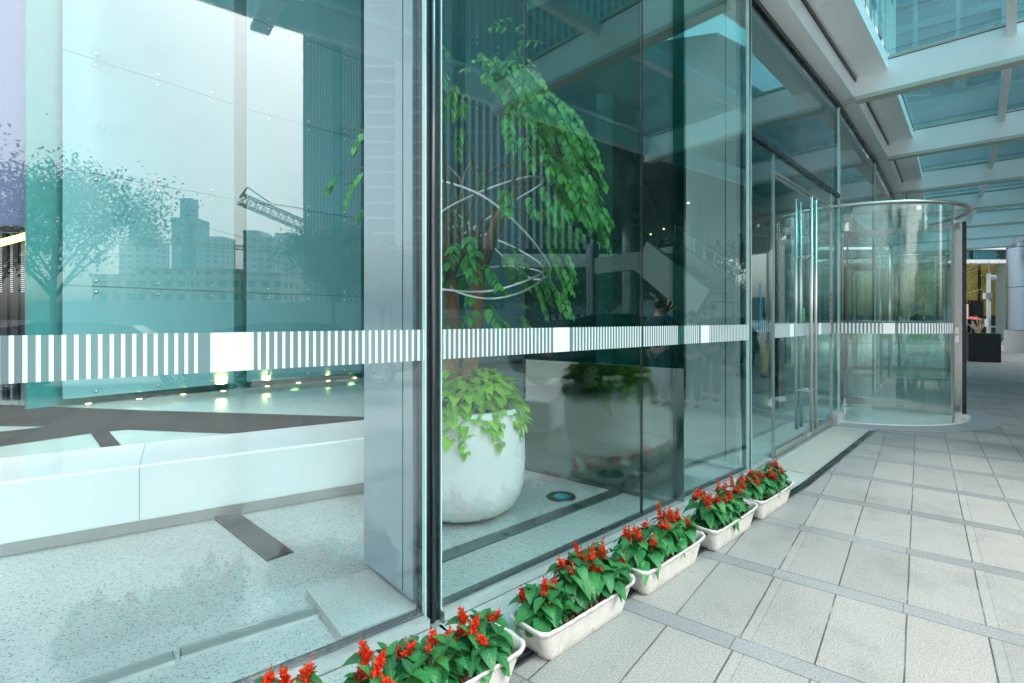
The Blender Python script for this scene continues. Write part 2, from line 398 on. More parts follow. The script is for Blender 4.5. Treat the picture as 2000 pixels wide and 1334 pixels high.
# ------------------------------------------------------------------ plan of the facade (curved, straight bays)
BAY = 3.67
ang = {-4: 64, -3: 61, -2: 58, -1: 54.5, 0: 51, 1: 47.5, 2: 44, 3: 42, 4: 40.5, 5: 39.5, 6: 38.5, 7: 37.5, 8: 36.5, 9: 35.5}
P = {1: Vector((-.40, 2.57))}
for k in range(1, 10): P[k + 1] = P[k] + BAY * Vector((sin(R(ang[k])), cos(R(ang[k]))))
for k in range(0, -5, -1): P[k] = P[k + 1] - BAY * Vector((sin(R(ang[k])), cos(R(ang[k]))))
def D(k): return Vector((sin(R(ang[k])), cos(R(ang[k]))))
def Nn(k): return Vector((cos(R(ang[k])), -sin(R(ang[k]))))     # outward
def at(k, s, t): return P[k] + D(k) * s + Nn(k) * t
def vn(k):
    a = (ang[k] + ang[k - 1]) / 2 if (k - 1) in ang and k in ang else ang[min(k, 9)]
    return Vector((cos(R(a)), -sin(R(a))))
def vt(k, t): return P[k] + vn(k) * t
HT = 4.7
def ground(px, py, z=0.0):
    Y = (EYE - z) * F / (py - 624.0); return Vector(((px - 1000) / F * Y, Y))
def mirror(k, p):
    """mirror a plan point in the glass of bay k"""
    r = Vector(p[:2]) - P[k]; return Vector(p[:2]) - 2 * r.dot(Nn(k)) * Nn(k)
def vir(k, px, dep): return mirror(k, ((px - 1000) / F * dep, dep))
def hz(py, dep): return EYE + (624 - py) * dep / F

# ------------------------------------------------------------------ ground
def plane(name, mt, cx, cy_, sx, sy, z, rz=0.0):
    b = MB(); b.sheet([(-sx / 2, -sy / 2), (sx / 2, -sy / 2), (sx / 2, sy / 2), (-sx / 2, sy / 2)], 0)
    o = b.build(name, mt); o.location = (cx, cy_, z); o.rotation_euler.z = rz; o['kind'] = 'structure'; return o
plane('ground', M['asphalt'], 0, 0, 3000, 3000, -.03)
pv = plane('paving', M['paving'], 0, 0, 150, 150, 0, -R(38.3))
# lobby floors
near = [at(k, 0, 0.0) for k in range(-3, 10)]
b = MB(); b.sheet([tuple(p) for p in near] + [(12, 30), (-30, 30), (-30, -2)], .006)
lob = b.build('lobby_floor', M['terrazzo']); lob['kind'] = 'structure'
BF1 = Vector((-1.277, 4.42)); BF0 = Vector((-3.174, 3.206)); bd = (BF1 - BF0).normalized(); bn = Vector((-bd.y, bd.x))
b = MB(); q0 = BF0 - bd * 6 + bn * .5; q1 = BF1 + bd * .35 + bn * .5
b.sheet([tuple(q0), tuple(q1), tuple(q1 + bn * 3.2), tuple((.3, 8.2)), (5, 22), (-18, 22), (-18, 2)], .010)
o = b.build('polished_lobby_floor', M['polished']); o['kind'] = 'structure'
def gp(*pts): return [tuple(ground(px, py, .014)) for px, py in pts]
b = MB()
b.sheet(gp((-400, 776), (0, 790), (275, 801), (709, 814), (1010, 836), (709, 826), (450, 847), (250, 839), (180, 846), (0, 872), (-400, 930), (-400, 900), (0, 843), (90, 833), (0, 832), (-400, 828)), .014)
b.sheet(gp((178, 847), (212, 842), (239, 872), (200, 878)), .0145)
o = b.build('black_stone_inlay', M['blackstone']); o['kind'] = 'structure'
# air grilles and channels in the lobby floor
def strip_obj(name, a, c, wd, z, h, mt, label, cat, slats=9, frame=None, group=None):
    a = Vector(a); c = Vector(c); d = (c - a).normalized(); nn = Vector((-d.y, d.x)); mid = (a + c) / 2
    t = thing(name, label, cat, (mid.x, mid.y, z), math.atan2(d.y, d.x), group); L = (c - a).length
    b = MB(); b.box((0, 0, h / 2), (L, wd, h)); b.build('tray', M['steel_dark'], t)
    b = MB()
    for i in range(slats):
        y = -wd / 2 + (i + .5) * wd / slats; b.box((0, y, h + .003), (L - .01, wd / slats * .5, .006))
    b.build('slats', mt, t)
    if frame:
        b = MB()
        for sgn in (-1, 1): b.box((0, sgn * (wd / 2 + .004), h * .6 + .003), (L, .008, h + .01))
        b.build('edge_trim', frame, t)
    return t
strip_obj('floor_grille', ground(443, 1011), ground(548, 1090), .17, .006, .006, M['steel_dark'], 'dark ribbed floor grille running out from under the white bench', 'floor grille', 12)
cA = at(0, BAY - 1.02, -.56); cB = at(0, BAY - .34 , -.54)
strip_obj('floor_channel', ground(645, 1190) , ground(352, 1282), .085, .006, .008, M['alu'], 'steel slatted channel in stone floor ending at the raised plinth', 'floor channel', 6, M['alu'], 'steel floor channels inside the glass')
strip_obj('floor_channel', ground(340, 1287), ground(60, 1385), .085, .006, .008, M['alu'], 'steel slatted channel in stone floor cut off by the bottom of the picture', 'floor channel', 6, M['alu'], 'steel floor channels inside the glass')
t = thing('drain_cover', 'dull steel cover strip in the floor in front of the white pot', 'cover strip', (0, 0, 0))
for j, (a_, c_) in enumerate(((.06, .93), (.945, 2.25))):
    b = MB(); pa = at(1, a_, -.52); pc = at(1, c_, -.52); b.bar((*pa, .010), (*pc, .010), .115, .012); b.build('plate', M['steel_dark'] if 0 else pbr('plate_steel', (.20, .25, .25), .28, .8, .12, 3), t)
# recessed light by the pot
g = ground(1096, 972)
t = thing('ground_light', 'round recessed floor light with teal lens beside the white pot', 'floor light', (g.x, g.y, .006))
b = MB(); b.lathe([(.125, 0), (.12, .010), (.075, .012), (.07, .004)], (0, 0, 0), 40); b.build('bezel', M['steel_dark'], t, True)
b = MB(); b.lathe([(.069, .004), (.04, .009), (.001, .010)], (0, 0, 0), 32, False); b.build('lens', pbr('teal_lens', (.03, .35, .42), .1), t, True)

# ------------------------------------------------------------------ safety band
def band_parts(parent, pts_fn, s0, s1, c0=.975, per=1.83, off=.006, blocks=True, z0=1.30, z1=1.45, pitch=.0310, wf=.38):
    """film, stripes and square on one pane; pts_fn(s, t) gives plan points"""
    b = MB(); n = max(1, int((s1 - s0) / .1))
    def quad(mb, a, c, t, za, zb):
        p = pts_fn(a, t); q = pts_fn(c, t); p2 = pts_fn(a, t - .001); q2 = pts_fn(c, t - .001)
        mb.add([(p[0], p[1], za), (q[0], q[1], za), (q[0], q[1], zb), (p[0], p[1], zb)], [(0, 1, 2, 3)])
    for i in range(n): quad(b, s0 + (s1 - s0) * i / n, s0 + (s1 - s0) * (i + 1) / n, off, z0, z1)
    o1 = b.build('band_film', M['film'], parent)
    b = MB(); bc = None
    cs = (c0,) if blocks else ()
    for c in cs: quad(b, c - .075, c + .075, off + .002, z0, z1)
    x = s0 + .008
    while x < s1 - .006:
        if not any(abs(x + pitch * .2 - c) < .075 + .018 for c in cs): quad(b, x, x + pitch * wf, off + .002, z0, z1)
        x += pitch
    o2 = b.build('band_stripes', M['white'], parent)

def pane(parent, k, s0, s1, z0, z1, mt, th=.014, t=0.0, name='pane'):
    a = at(k, s0 + .005, t); c = at(k, s1 - .005, t); b = MB()
    mid = (a + c) / 2; b.box((mid.x, mid.y, (z0 + z1) / 2), ((c - a).length, th, z1 - z0), math.atan2((c - a).y, (c - a).x))
    o = b.build(name, mt, parent)
    return o

def rail(parent, k, s0, s1, z0, z1, t, wd, mt, name):
    a = at(k, s0, t); c = at(k, s1, t); mid = (a + c) / 2; b = MB()
    b.box((mid.x, mid.y, (z0 + z1) / 2), ((c - a).length, wd, z1 - z0), math.atan2((c - a).y, (c - a).x)); return b.build(name, mt, parent)

def fixed_bay(k, label, inner=True):
    t = thing('glass_wall', label, 'glass wall', (0, 0, 0), 0, 'tinted glass walls of the curved facade')
    for j in range(2):
        s0 = j * BAY / 2 + (.05 if j == 0 else 0); s1 = (j + 1) * BAY / 2 - (.04 if j == 1 else 0)
        p = pane(t, k, s0, s1, .02, HT - .06, (M['glass_c'] if j else M['glass_b']) if k == 1 else M['glass'])
        band_parts(p, lambda s, tt, k=k: at(k, s, tt + .004), s0 + .006, s1 - .006, (j + .5) * BAY / 2 + .03)
    rail(t, k, .04, BAY - .04, .004, .05, .03, .05, M['alu'], 'base_rail')
    rail(t, k, .04, BAY - .04, .006, .062, -.02, .045, M['black'], 'base_gasket')
    rail(t, k, .04, BAY - .04, HT - .06, HT, 0, .06, M['black'], 'head_rail')
    if inner:
        b = MB(); a = at(k, BAY / 2, 0); b.box((a.x, a.y, HT / 2), (.012, .018, HT - .14), math.atan2(D(k).y, D(k).x)); b.build('joint_seal', M['black'], t)
    return t
fixed_bay(-1, 'tinted glass wall bay farthest behind the viewer')
fixed_bay(0, 'large tinted glass wall with striped band left of the black corner post')
fixed_bay(1, 'two pane tinted glass wall with striped band between black post and double doors')

def post(k, w1, w2, label, rails=False):
    t = thing('facade_post', label, 'post', (P[k].x, P[k].y, 0), math.atan2(vn(k).y, vn(k).x), 'slim dark posts between glass bays')
    b = MB(); b.box((-w2 / 2 + .01, 0, HT / 2), (w2, w1, HT - .002)); b.build('mullion', M['black'], t)
    b = MB(); b.tube([(.016, 0, .01), (.016, 0, HT - .01)], w1 * .17, 10); b.build('front_bead', M['steel_dark'], t, True)
    b = MB()
    for sy in (-1, 1): b.box((.006, sy * (w1 / 2 + .004), HT / 2), (.03, .006, HT - .02))
    b.build('glass_edge', M['edge'], t)
post(0, .07, .07, 'dark post left of the large glass bay beside the viewer')
post(1, .082, .08, 'thick black post with pale edges standing behind the nearest flower troughs')
post(2, .05, .06, 'dark post between glass wall and the double doors')
post(3, .05, .06, 'dark post between double doors and the revolving door')
for k in (4, 5, 6, 7, 8): post(k, .05, .06, ['dark post just past the first revolving door', 'dark post at far side of second double doors', 'dark post past the second revolving door', 'second farthest dark facade post', 'farthest dark facade post'][k - 4])

# clad fins standing inward of the posts
def fin(k, dep, label, s=0.0, th=.10, skew=0.0):
    dr = -vn(k); t = thing('glass_fin', label, 'clad fin', (0, 0, 0), 0, 'grey clad fins behind the posts')
    a = P[k] + dr * .10; c = P[k] + dr * dep; sd_ = Vector((-dr.y, dr.x)); b = MB()
    b.bar((*a, HT / 2 + .04), (*c, HT / 2 + .04), th, HT - .08); b.build('cladding', M['fin'] if k == 1 else M['fin_light'], t)
    b = MB(); sgn = 1
    for sg in (-1, 1):
        o_ = sd_ * (th / 2 + .0015) * sg; q = P[k] + dr * .2
        b.bar((*(q + o_ - dr * .003), HT / 2 + .04), (*(q + o_ + dr * .003), HT / 2 + .04), .003, HT - .1)
    b.build('panel_seam', M['steel_dark'], t)
fin(1, .66, 'broad grey clad fin just behind the thick black post')
fin(2, .62, 'grey clad fin behind the glass left of the double doors')
# stone plinth at the foot of the near fin
b = MB(); o0 = P[1]; dr = -vn(1); sd_ = Vector((-dr.y, dr.x))
pl = [ground(630, 1166, 0), ground(713, 1232, 0)]
pa, pb = ground(650, 1190), ground(700, 1231)
b.prism([tuple(P[1] + dr * .07 + sd_ * .12 * 0 + D(0) * -.42), tuple(P[1] + dr * .07), tuple(P[1] + dr * .60 + D(1) * .02), tuple(P[1] + dr * .60 - D(0) * .40)], .006, .055)
tag(b.build('stone_plinth', M['stone']), 'low speckled stone plinth at the foot of the broad grey fin', 'plinth')

# ------------------------------------------------------------------ double doors (bay 2 and bay 4)
def door_bay(k, nm, first):
    tr = thing('door_surround', f'glass transom and side panes around the {nm} double doors', 'door surround', (0, 0, 0), 0, 'glass door surrounds')
    zt = 3.30
    pane(tr, k, .04, BAY - .04, zt + .05, HT - .06, M['glass'], name='transom_pane')
    rail(tr, k, .03, BAY - .03, HT - .06, HT, 0, .06, M['black'], 'head_rail'); rail(tr, k, .03, BAY - .03, zt, zt + .05, 0, .06, M['black'], 'transom_rail')
    dl, dr_ = .735, 3.22; mid = (dl + dr_) / 2
    for s0, s1 in ((.04, dl), (dr_, BAY - .04)):
        pane(tr, k, s0, s1, .05, zt, M['glass_door'], name='side_pane')
    for s in (dl, dr_):
        a = at(k, s, 0); b = MB(); b.box((a.x, a.y, zt / 2), (.016, .03, zt - .02), math.atan2(D(k).y, D(k).x)); b.build('pane_edge', M['steel'], tr)
    rail(tr, k, dr_ + .02, BAY - .03, .0, .16, .02, .12, M['stone'], 'stone_sill')
    rail(tr, k, dl, dr_, 3.065, 3.10, .0, .05, M['steel'], 'door_header'); pane(tr, k, dl + .01, dr_ - .01, 3.105, zt, M['glass_door'], name='header_pane')
    for j, (s0, s1) in enumerate(((dl + .01, mid), (mid, dr_ - .01))):
        t = thing('glass_door', f'{"left" if j == 0 else "right"} leaf of the {nm} glass double doors with tall steel pull bars', 'glass door', (0, 0, 0), 0, 'tall glass door leaves')
        p = pane(t, k, s0, s1, .09, 3.05, M['glass_door'], .012)
        band_parts(p, lambda s, tt: at(k, s, tt + .003), s0 + .01, s1 - .01, (s0 + s1) / 2, pitch=.031)
        rail(t, k, s0 + .005, s1 - .005, .015, .09, 0, .045, M['steel'], 'bottom_rail')
        rail(t, k, s0 + .005, s1 - .005, 3.035, 3.06, 0, .03, M['steel'], 'top_rail')
        sh = s1 - .10 if j == 0 else s0 + .10
        for tt in (.085, -.085):
            b = MB(); a = at(k, sh, tt); b.tube([(a.x, a.y, .13), (a.x, a.y, 3.0)], .019, 14); h = b.build('pull_bar', M['steel'], t, True)
            b = MB()
            for zz in (.62, 2.28):
                a2 = at(k, sh, 0); b.tube([(a.x, a.y, zz), (a2.x, a2.y, zz)], .013, 10)
            b.build('bracket', M['steel'], h, True)
        b = MB(); a = at(k, s1 - .05 if j == 0 else s0 + .05, .03); b.cyl((a.x, a.y, .045), .022, .05, 14); b.build('floor_lock', M['steel'], t, True)
    return
door_bay(2, 'nearer', True); door_bay(4, 'farther', False)
def decal(name, k, s, z, w_, h_, mt, label, cat, t=.012):
    a = at(k, s - w_ / 2, t); c = at(k, s + w_ / 2, t); b = MB(); mid = (a + c) / 2
    b.box((mid.x, mid.y, z), (w_, .002, h_), math.atan2((c - a).y, (c - a).x)); return tag(b.build(name, mt), label, cat)
# stickers
def s_of(k, px):   # position along bay k seen at column px
    q = (px - 1000) / F; p = P[k]; d = D(k); return (q * p.y - p.x) / (d.x - q * d.y)
st = s_of(2, 1568); decal('push_sticker', 2, st, 1.56, .10, .17, M['green_sticker'], 'green rounded sticker between the pull bars of the nearer double doors', 'sticker')
b = MB(); s0 = s_of(2, 1622)
for i in range(8):
    a = at(2, s0 - .03, .014); c = at(2, s0 + .03, .014)
    zz = 1.86 - i * .085
    for (u0, v0, u1, v1) in ((-.028, .02, .028, .02), (0, .03, 0, -.03), (-.02, -.012, .024, -.02 + .012 * (i % 3))):
        pa = at(2, s0 + u0, .014); pb = at(2, s0 + u1, .014); b.bar((*pa, zz + v0), (*pb, zz + v1), .009, .002)
tag(b.build('door_lettering', M['redprint']), 'vertical column of small red characters on the glass right of the pull bars', 'lettering')
b = MB(); s0 = s_of(2, 1484); za = hz(552, 5.35)
def bp(ds, z): a = at(2, s0 + ds, .014); return (a.x, a.y, z)
for pts in ([(0, 1.88), (-.016, 1.78), (-.02, 1.66), (-.03, 1.5), (-.045, 1.40)], [(0, 1.88), (.016, 1.78), (.02, 1.66), (.03, 1.5), (.045, 1.40)],
            [(-.13, 1.43), (-.07, 1.465), (0, 1.475), (.07, 1.465), (.13, 1.43)], [(-.02, 1.5), (-.022, 1.36)], [(.02, 1.5), (.022, 1.36)]):
    b.tube([bp(x, z) for x, z in pts], .0028, 6)
tag(b.build('tower_line_drawing', M['blueprint']), 'thin blue line drawing of a spire on the pane left of the double doors', 'line drawing')

# ------------------------------------------------------------------ revolving doors
def revolving(cx, cy_, rz, label, rad=1.60, open_a=(-70, 25)):
    """rz: direction of the outward normal; drum glass from open_a on both flanks"""
    t = thing('revolving_door', label, 'revolving door', (cx, cy_, 0), rz, 'revolving doors of the facade')
    # local +x = outward
    def arc(a0, a1, n=26): return [(rad * cos(R(a0 + (a1 - a0) * i / n)), rad * sin(R(a0 + (a1 - a0) * i / n))) for i in range(n + 1)]
    for a0, a1 in ((-152, -26), (28, 150)):
        pts = arc(a0, a1); b = MB(); n = len(pts)
        rin = (rad - .014) / rad
        vs = [(x, y, z) for z in (.035, 3.12) for x, y in pts] + [(x * rin, y * rin, z) for z in (.035, 3.12) for x, y in pts]
        fs = []
        for i in range(n - 1):
            fs += [(i, i + 1, n + i + 1, n + i), (2 * n + i + 1, 2 * n + i, 3 * n + i, 3 * n + i + 1), (n + i, n + i + 1, 3 * n + i + 1, 3 * n + i), (i + 1, i, 2 * n + i, 2 * n + i + 1)]
        fs = [f for f in fs if {f[0] // n, f[1] // n, f[2] // n, f[3] // n} in ({0, 1}, {2, 3})]
        b.add(vs, fs)
        for q in (0, n - 1): b.add([vs[q], vs[n + q], vs[3 * n + q], vs[2 * n + q]], [(0, 1, 2, 3)])
        g_ = b.build('drum_glass', M['glass_drum'], t, True)
        L = rad * R(a1 - a0)
        band_parts(g_, lambda s, tt: ((rad + tt) * cos(R(a0) + s / rad), (rad + tt) * sin(R(a0) + s / rad)), .02, L - .02, L * .72 if a0 < 0 else L * .3, pitch=.046, wf=.5)
        for a in (a0, a1):
            b = MB(); b.box((rad * cos(R(a)), rad * sin(R(a)), 1.58), (.03, .02, 3.1), R(a)); b.build('end_post', M['steel'] , t)
        b = MB()
        for i in range(3):
            a = a0 + (a1 - a0) * (i + .5) / 3; b.box(((rad - .02) * cos(R(a)), (rad - .02) * sin(R(a)), 3.07), (.03, .06, .05), R(a))
        b.build('clamp', M['alu'], t)
    # head ring: flat hoop and glass top
    n = 72; b = MB(); vs = []
    for r_, z in ((rad + .05, 3.135), (rad + .05, 3.17), (rad - .02, 3.17), (rad - .02, 3.135)):
        vs += [(r_ * cos(2 * pi * i / n), r_ * sin(2 * pi * i / n), z) for i in range(n)]
    fs = [(q * n + i, q * n + (i + 1) % n, ((q + 1) % 4) * n + (i + 1) % n, ((q + 1) % 4) * n + i) for q in range(4) for i in range(n)]
    b.add(vs, fs); b.build('head_ring', M['steel'], t, True)
    b = MB(); b.cyl((0, 0, 3.14), rad - .04, .014, 48); b.build('top_glass', M['glass_drum'], t)
    b = MB(); b.cyl((0, 0, 3.0), .10, .14, 20); b.cyl((0, 0, .03), .09, .03, 20); b.cyl((0, 0, .06), .05, .10, 16); b.build('pivot', M['steel'], t, True)
    for wa in (0, 120, 240):
        a = R(wa) + REV_A - rz; dx, dy = cos(a), sin(a); b = MB()
        r0, r1 = .04, rad - .10
        def V(r_, z): return (dx * r_, dy * r_, z)
        b.bar(V(r0, 2.93), V(r1, 2.93), .05, .11); b.bar(V(r0, .13), V(r1, .13), .05, .10)
        b.bar(V(r1 - .035, .08), V(r1 - .035, 2.985), .05, .13, up=(dx, dy, 0)); b.bar(V(r0 + .012, .08), V(r0 + .012, 2.985), .024, .024, up=(dx, dy, 0))
        f_ = b.build('wing_frame', M['steel_mid'], t)
        b = MB(); b.bar(V(r0 + .03, 1.53), V(r1 - .10, 1.53), .010, 2.72); b.build('wing_glass', M['glass_drum'], f_)
        b = MB(); b.bar(V(r1 + .052, .06), V(r1 + .052, 2.99), .058, .05, up=(dx, dy, 0)); b.build('brush_seal', M['black'], f_)
        b = MB(); px_, py_ = -dy, dx
        for zz, hh in ((1.33, .09), (1.20, .10)):
            for sg in (-1, 1): b.box((dx * (r1 - .035) + px_ * .03 * sg, dy * (r1 - .035) + py_ * .03 * sg, zz), (.045, .012, hh), a)
        b.build('lock', M['alu'], f_)
    # floor disc
    b = MB(); b.cyl((0, 0, .003), rad + .02, .020, 72); b.build('floor_disc', M['white_gloss'], t)
    return t
CX, CY = 5.68, 8.85
REV_A = math.atan2(-.92, 1.15)
nz_ = Nn(3); rv = revolving(CX, CY, math.atan2(nz_.y, nz_.x), 'nearer glass revolving door with steel head ring and framed wings')
c5 = at(5, 1.85, -.55 + .2); rv2 = revolving(c5.x, c5.y, math.atan2(Nn(5).y, Nn(5).x), 'farther revolving door seen through the glass of the nearer one')
for k, cc in ((3, (CX, CY)), (5, tuple(c5))):
    b = MB(); n = 64; vs = []
    for r_, z in ((1.625, .012), (1.98, .012), (1.98, .004)): vs += [(cc[0] + r_ * cos(2 * pi * i / n), cc[1] + r_ * sin(2 * pi * i / n), z) for i in range(n)]
    b.add(vs, [(q * n + i, (q + 1) * n + i, (q + 1) * n + (i + 1) % n, q * n + (i + 1) % n) for q in range(2) for i in range(n)])
    o = b.build('stone_ring_paving', granite('ring_stone', (.33, .36, .38), (.2, .22, .24), (.45, .48, .5), .5, 170)); o['kind'] = 'structure'
    t = thing('glass_wall', f'glass above the {"nearer" if k == 3 else "farther"} revolving door', 'glass wall', (0, 0, 0), 0, 'tinted glass walls of the curved facade')
    pane(t, k, .03, BAY - .03, 3.22, HT - .06, M['glass'], name='transom_pane')
    rail(t, k, .03, BAY - .03, HT - .06, HT, 0, .06, M['black'], 'head_rail'); rail(t, k, .03, BAY - .03, 3.17, 3.22, 0, .05, M['alu'], 'transom_rail')
for k in (6, 7, 8):
    fixed_bay(k, ['glass wall just past the farther revolving door', 'second farthest glass wall bay', 'farthest glass wall bay in view'][k - 6], False)
decal('white_label', 3, s_of(3, 1675) , 1.53, .10, .06, M['white'], 'small blank white label on glass left of the revolving door band', 'label', t=.9)

# threshold stone, tactile strip and slot drain outside the glass
b = MB()
for k in range(-1, 3):
    e = .0 if k < 2 else 0
    b.add([(*at(k, 0, .06), .004), (*at(k, BAY + .02, .06), .004), (*at(k, BAY + .02, .50), .004), (*at(k, 0, .50), .004)], [(0, 3, 2, 1)])
b2 = MB(); s = 0
o = b.build('threshold_paving', M['stone']); o['kind'] = 'structure'
b = MB()
b.add([(*at(2, .35, .10), .008), (*at(2, 3.0, .10), .008), (*at(2, 3.0, .46), .008), (*at(2, .35, .46), .008)], [(0, 3, 2, 1)])
def ribbed():
    m, nt, bb, oo = mat('ribbed_strip'); n = N(nt); v = n.obj(); mp = nt.nodes.new('ShaderNodeMapping'); mp.inputs['Rotation'].default_value = (0, 0, R(ang[2] - 90)); nt.links.new(v, mp.inputs[0]); x, y, z = n.xyz(mp.outputs[0])
    h = n.m('PINGPONG', n.m('MULTIPLY', y, 50), .5); nt.links.new(n.bump(h, .7, .006), bb.inputs['Normal'])
    nt.links.new(n.ramp(h, [(.15, (.36, .34, .30)), (.4, (.55, .53, .48))]), bb.inputs['Base Color']); bb.inputs['Roughness'].default_value = .6; return m
o = b.build('ribbed_threshold', ribbed()); o['kind'] = 'structure'
t = thing('slot_drain', 'narrow dark slotted drain along the facade behind the flower troughs', 'drain')
for k in range(-1, 4):
    L = BAY if k != 3 else .35
    for sg, mt_, nm_ in ((.495, M['steel_dark'], 'channel'), (.515, M['alu'], 'rim')):
        pass
    b = MB(); a = at(k, -.01, .515); c = at(k, L + .01, .515)
    if k == 2: c = at(k, 3.1, .515)
    if k == 3: continue
    b.bar((*a, .006), (*c, .006), .045, .012); ch = b.build('channel', M['black'], t)
    b = MB()
    for q in (-.03, 0, .03): b.bar((*(a + Nn(k) * q), .013), (*(c + Nn(k) * q), .013), .006, .008)
    b.build('bars', M['steel_dark'], ch)

# ------------------------------------------------------------------ canopy
TC = 3.95
cp = thing('entrance_canopy', 'pale steel and glass entrance canopy running along the whole facade', 'canopy')
ks = list(range(-3, 10))
for k in ks:
    a = vt(k, .0); c = vt(k, TC); b = MB(); b.bar((*a, 4.94), (*c, 4.94), .13, .44); bm_ = b.build('beam', M['white_steel'], cp)
    b = MB(); a2 = vt(k, .22); b.bar((*a2, 4.69), (*c, 4.69), .19, .055); b.build('flange', M['flange'], bm_)
    b = MB(); b.bar((*a2, 5.17), (*c, 5.17), .17, .02); b.build('top_plate', M['flange'], bm_)
    b = MB(); a3 = vt(k, .06); a4 = vt(k, .24); b.bar((*a3, 4.70), (*a4, 4.70), .07, .03)
    d_ = (a4 - a3).normalized(); n_ = Vector((-d_.y, d_.x))
    for t_ in (.10, .17):
        for sg in (-1, 1): q = vt(k, t_) + n_ * .02 * sg; b.cyl((q.x, q.y, 4.672), .009, .014, 8)
    b.build('bracket', M['alu'], bm_)
    b = MB()
    for sg in (-1, 1): b.bar((*(a2 + n_ * .067 * sg), 5.14), (*(c + n_ * .067 * sg), 5.14), .006, .012)
    b.build('glazing_seal', M['black'], bm_)
for k in ks[:-1]:
    def seg(t0, z0, w_, h_, mt, nm, trim=.07):
        a = vt(k, t0); c = vt(k + 1, t0); d = (c - a).normalized(); a = a + d * trim; c = c - d * trim
        b = MB(); b.bar((*a, z0), (*c, z0), w_, h_); return b.build(nm, mt, cp)
    seg(.095, 4.86, .245, .30, M['white_steel'], 'edge_girder')
    seg(.42, 5.08, .38, .18, M['white_steel'], 'soffit_box')
    seg(.228, 5.04, .02, .2, M['black'], 'shadow_gap')
    seg(1.85, 5.075, .09, .17, M['white_steel'], 'purlin')
    seg(TC - .02, 4.98, .10, .34, M['white_steel'], 'fascia')
    a = vt(k, .62); c = vt(k + 1, .62); d_ = vt(k + 1, TC); e_ = vt(k, TC)
    b = MB(); b.prism([tuple(a), tuple(c), tuple(d_), tuple(e_)], 5.20, 5.215); b.build('roof_pane', M['glass_roof'], cp)

# tower rising above the doors
tw = thing('office_tower', 'dark teal glass tower rising above the canopy over the doors', 'building')
b = MB(); fr_ = MB(); sp_ = [MB() for _ in range(14)]
for k in range(2, 9):
    a = at(k, 0, -.35); c = at(k, BAY, -.35); b.add([(*a, 5.25), (*c, 5.25), (*c, 60), (*a, 60)], [(0, 1, 2, 3)])
    for s in (0, BAY / 2): q = at(k, s, -.33); fr_.bar((*q, 5.25), (*q, 60), .06, .08)
    for i in range(14): sp_[i].bar((*at(k, 0, -.33), 6.2 + i * 3.6), (*at(k, BAY, -.33), 6.2 + i * 3.6), .06, .5)
b.build('curtain_glass', pbr('dark_teal_curtain_glass', (.02, .13, .16), .08, 0, .15, .6, spec=.8), tw); fr_.build('mullions', M['flange'], tw); msp = pbr('teal_spandrel', (.08, .24, .28), .3); [q_.build('spandrel', msp, tw) for q_ in sp_]

# ------------------------------------------------------------------ lobby interior
# white bench
t = thing('lobby_bench', 'long low white bench on a recessed steel plinth behind the left glass', 'bench', (0, 0, 0))
e0 = BF0 - bd * 3.2; e1 = BF1 + bd * .35; b = MB()
b.prism([tuple(e0), tuple(e1), tuple(e1 + bn * .80), tuple(e0 + bn * .80)], .10, .487); bo = b.build('seat', M['white_gloss'], t)
md = bo.modifiers.new('bev', 'BEVEL'); md.width = .012; md.segments = 3
b = MB()
for q_ in (1.9, 3.8, 5.7):
    p_ = e1 - bd * q_; b.bar((*(p_ - bn * .0008), .11), (*(p_ - bn * .0008), .475), .003, .003, up=(bd.x, bd.y, 0)); b.bar((*(p_ + bn * .02), .4872), (*(p_ + bn * .78), .4872), .003, .002)
b.build('panel_joints', M['steel_dark'], t)
b = MB(); b.prism([tuple(e0 + bn * .05), tuple(e1 + bn * .05), tuple(e1 + bn * .75), tuple(e0 + bn * .75)], .008, .102); b.build('plinth', pbr('plinth_steel', (.40, .42, .41), .22, .9, .08, 2), t)
# glass panel wall
Wl = [(Vector((-7.57, 8.71)), Vector((-5.89, 10.95))), (Vector((-5.74, 11.18)), Vector((-3.83, 13.1))), (Vector((-3.66, 13.27)), Vector((-1.75, 15.2))), (Vector((-1.4, 15.5)), Vector((.5, 17.4)))]
def hexring(mb, o, ux, uz, nn, cx, cz, r, wd, off):
    wd = .019
    pts = [(cx + r * cos(R(60 * i + 30)), cz + r * sin(R(60 * i + 30))) for i in range(6)]
    ins = [(cx + (r - wd) * cos(R(60 * i + 30)), cz + (r - wd) * sin(R(60 * i + 30))) for i in range(6)]
    vs = []
    for (x, z) in pts + ins: q = o + ux * x + nn * off; vs.append((q.x, q.y, z))
    mb.add(vs, [(i, (i + 1) % 6, 6 + (i + 1) % 6, 6 + i) for i in range(6)])
rnd = random.Random(3); names = ['first from the left', 'second from the left', 'behind the potted tree', 'last before the dark partition']
upl = [(173, 789), (272, 780), (358, 771), (436, 764), (522, 755), (583, 748), (641, 744), (693, 738)]
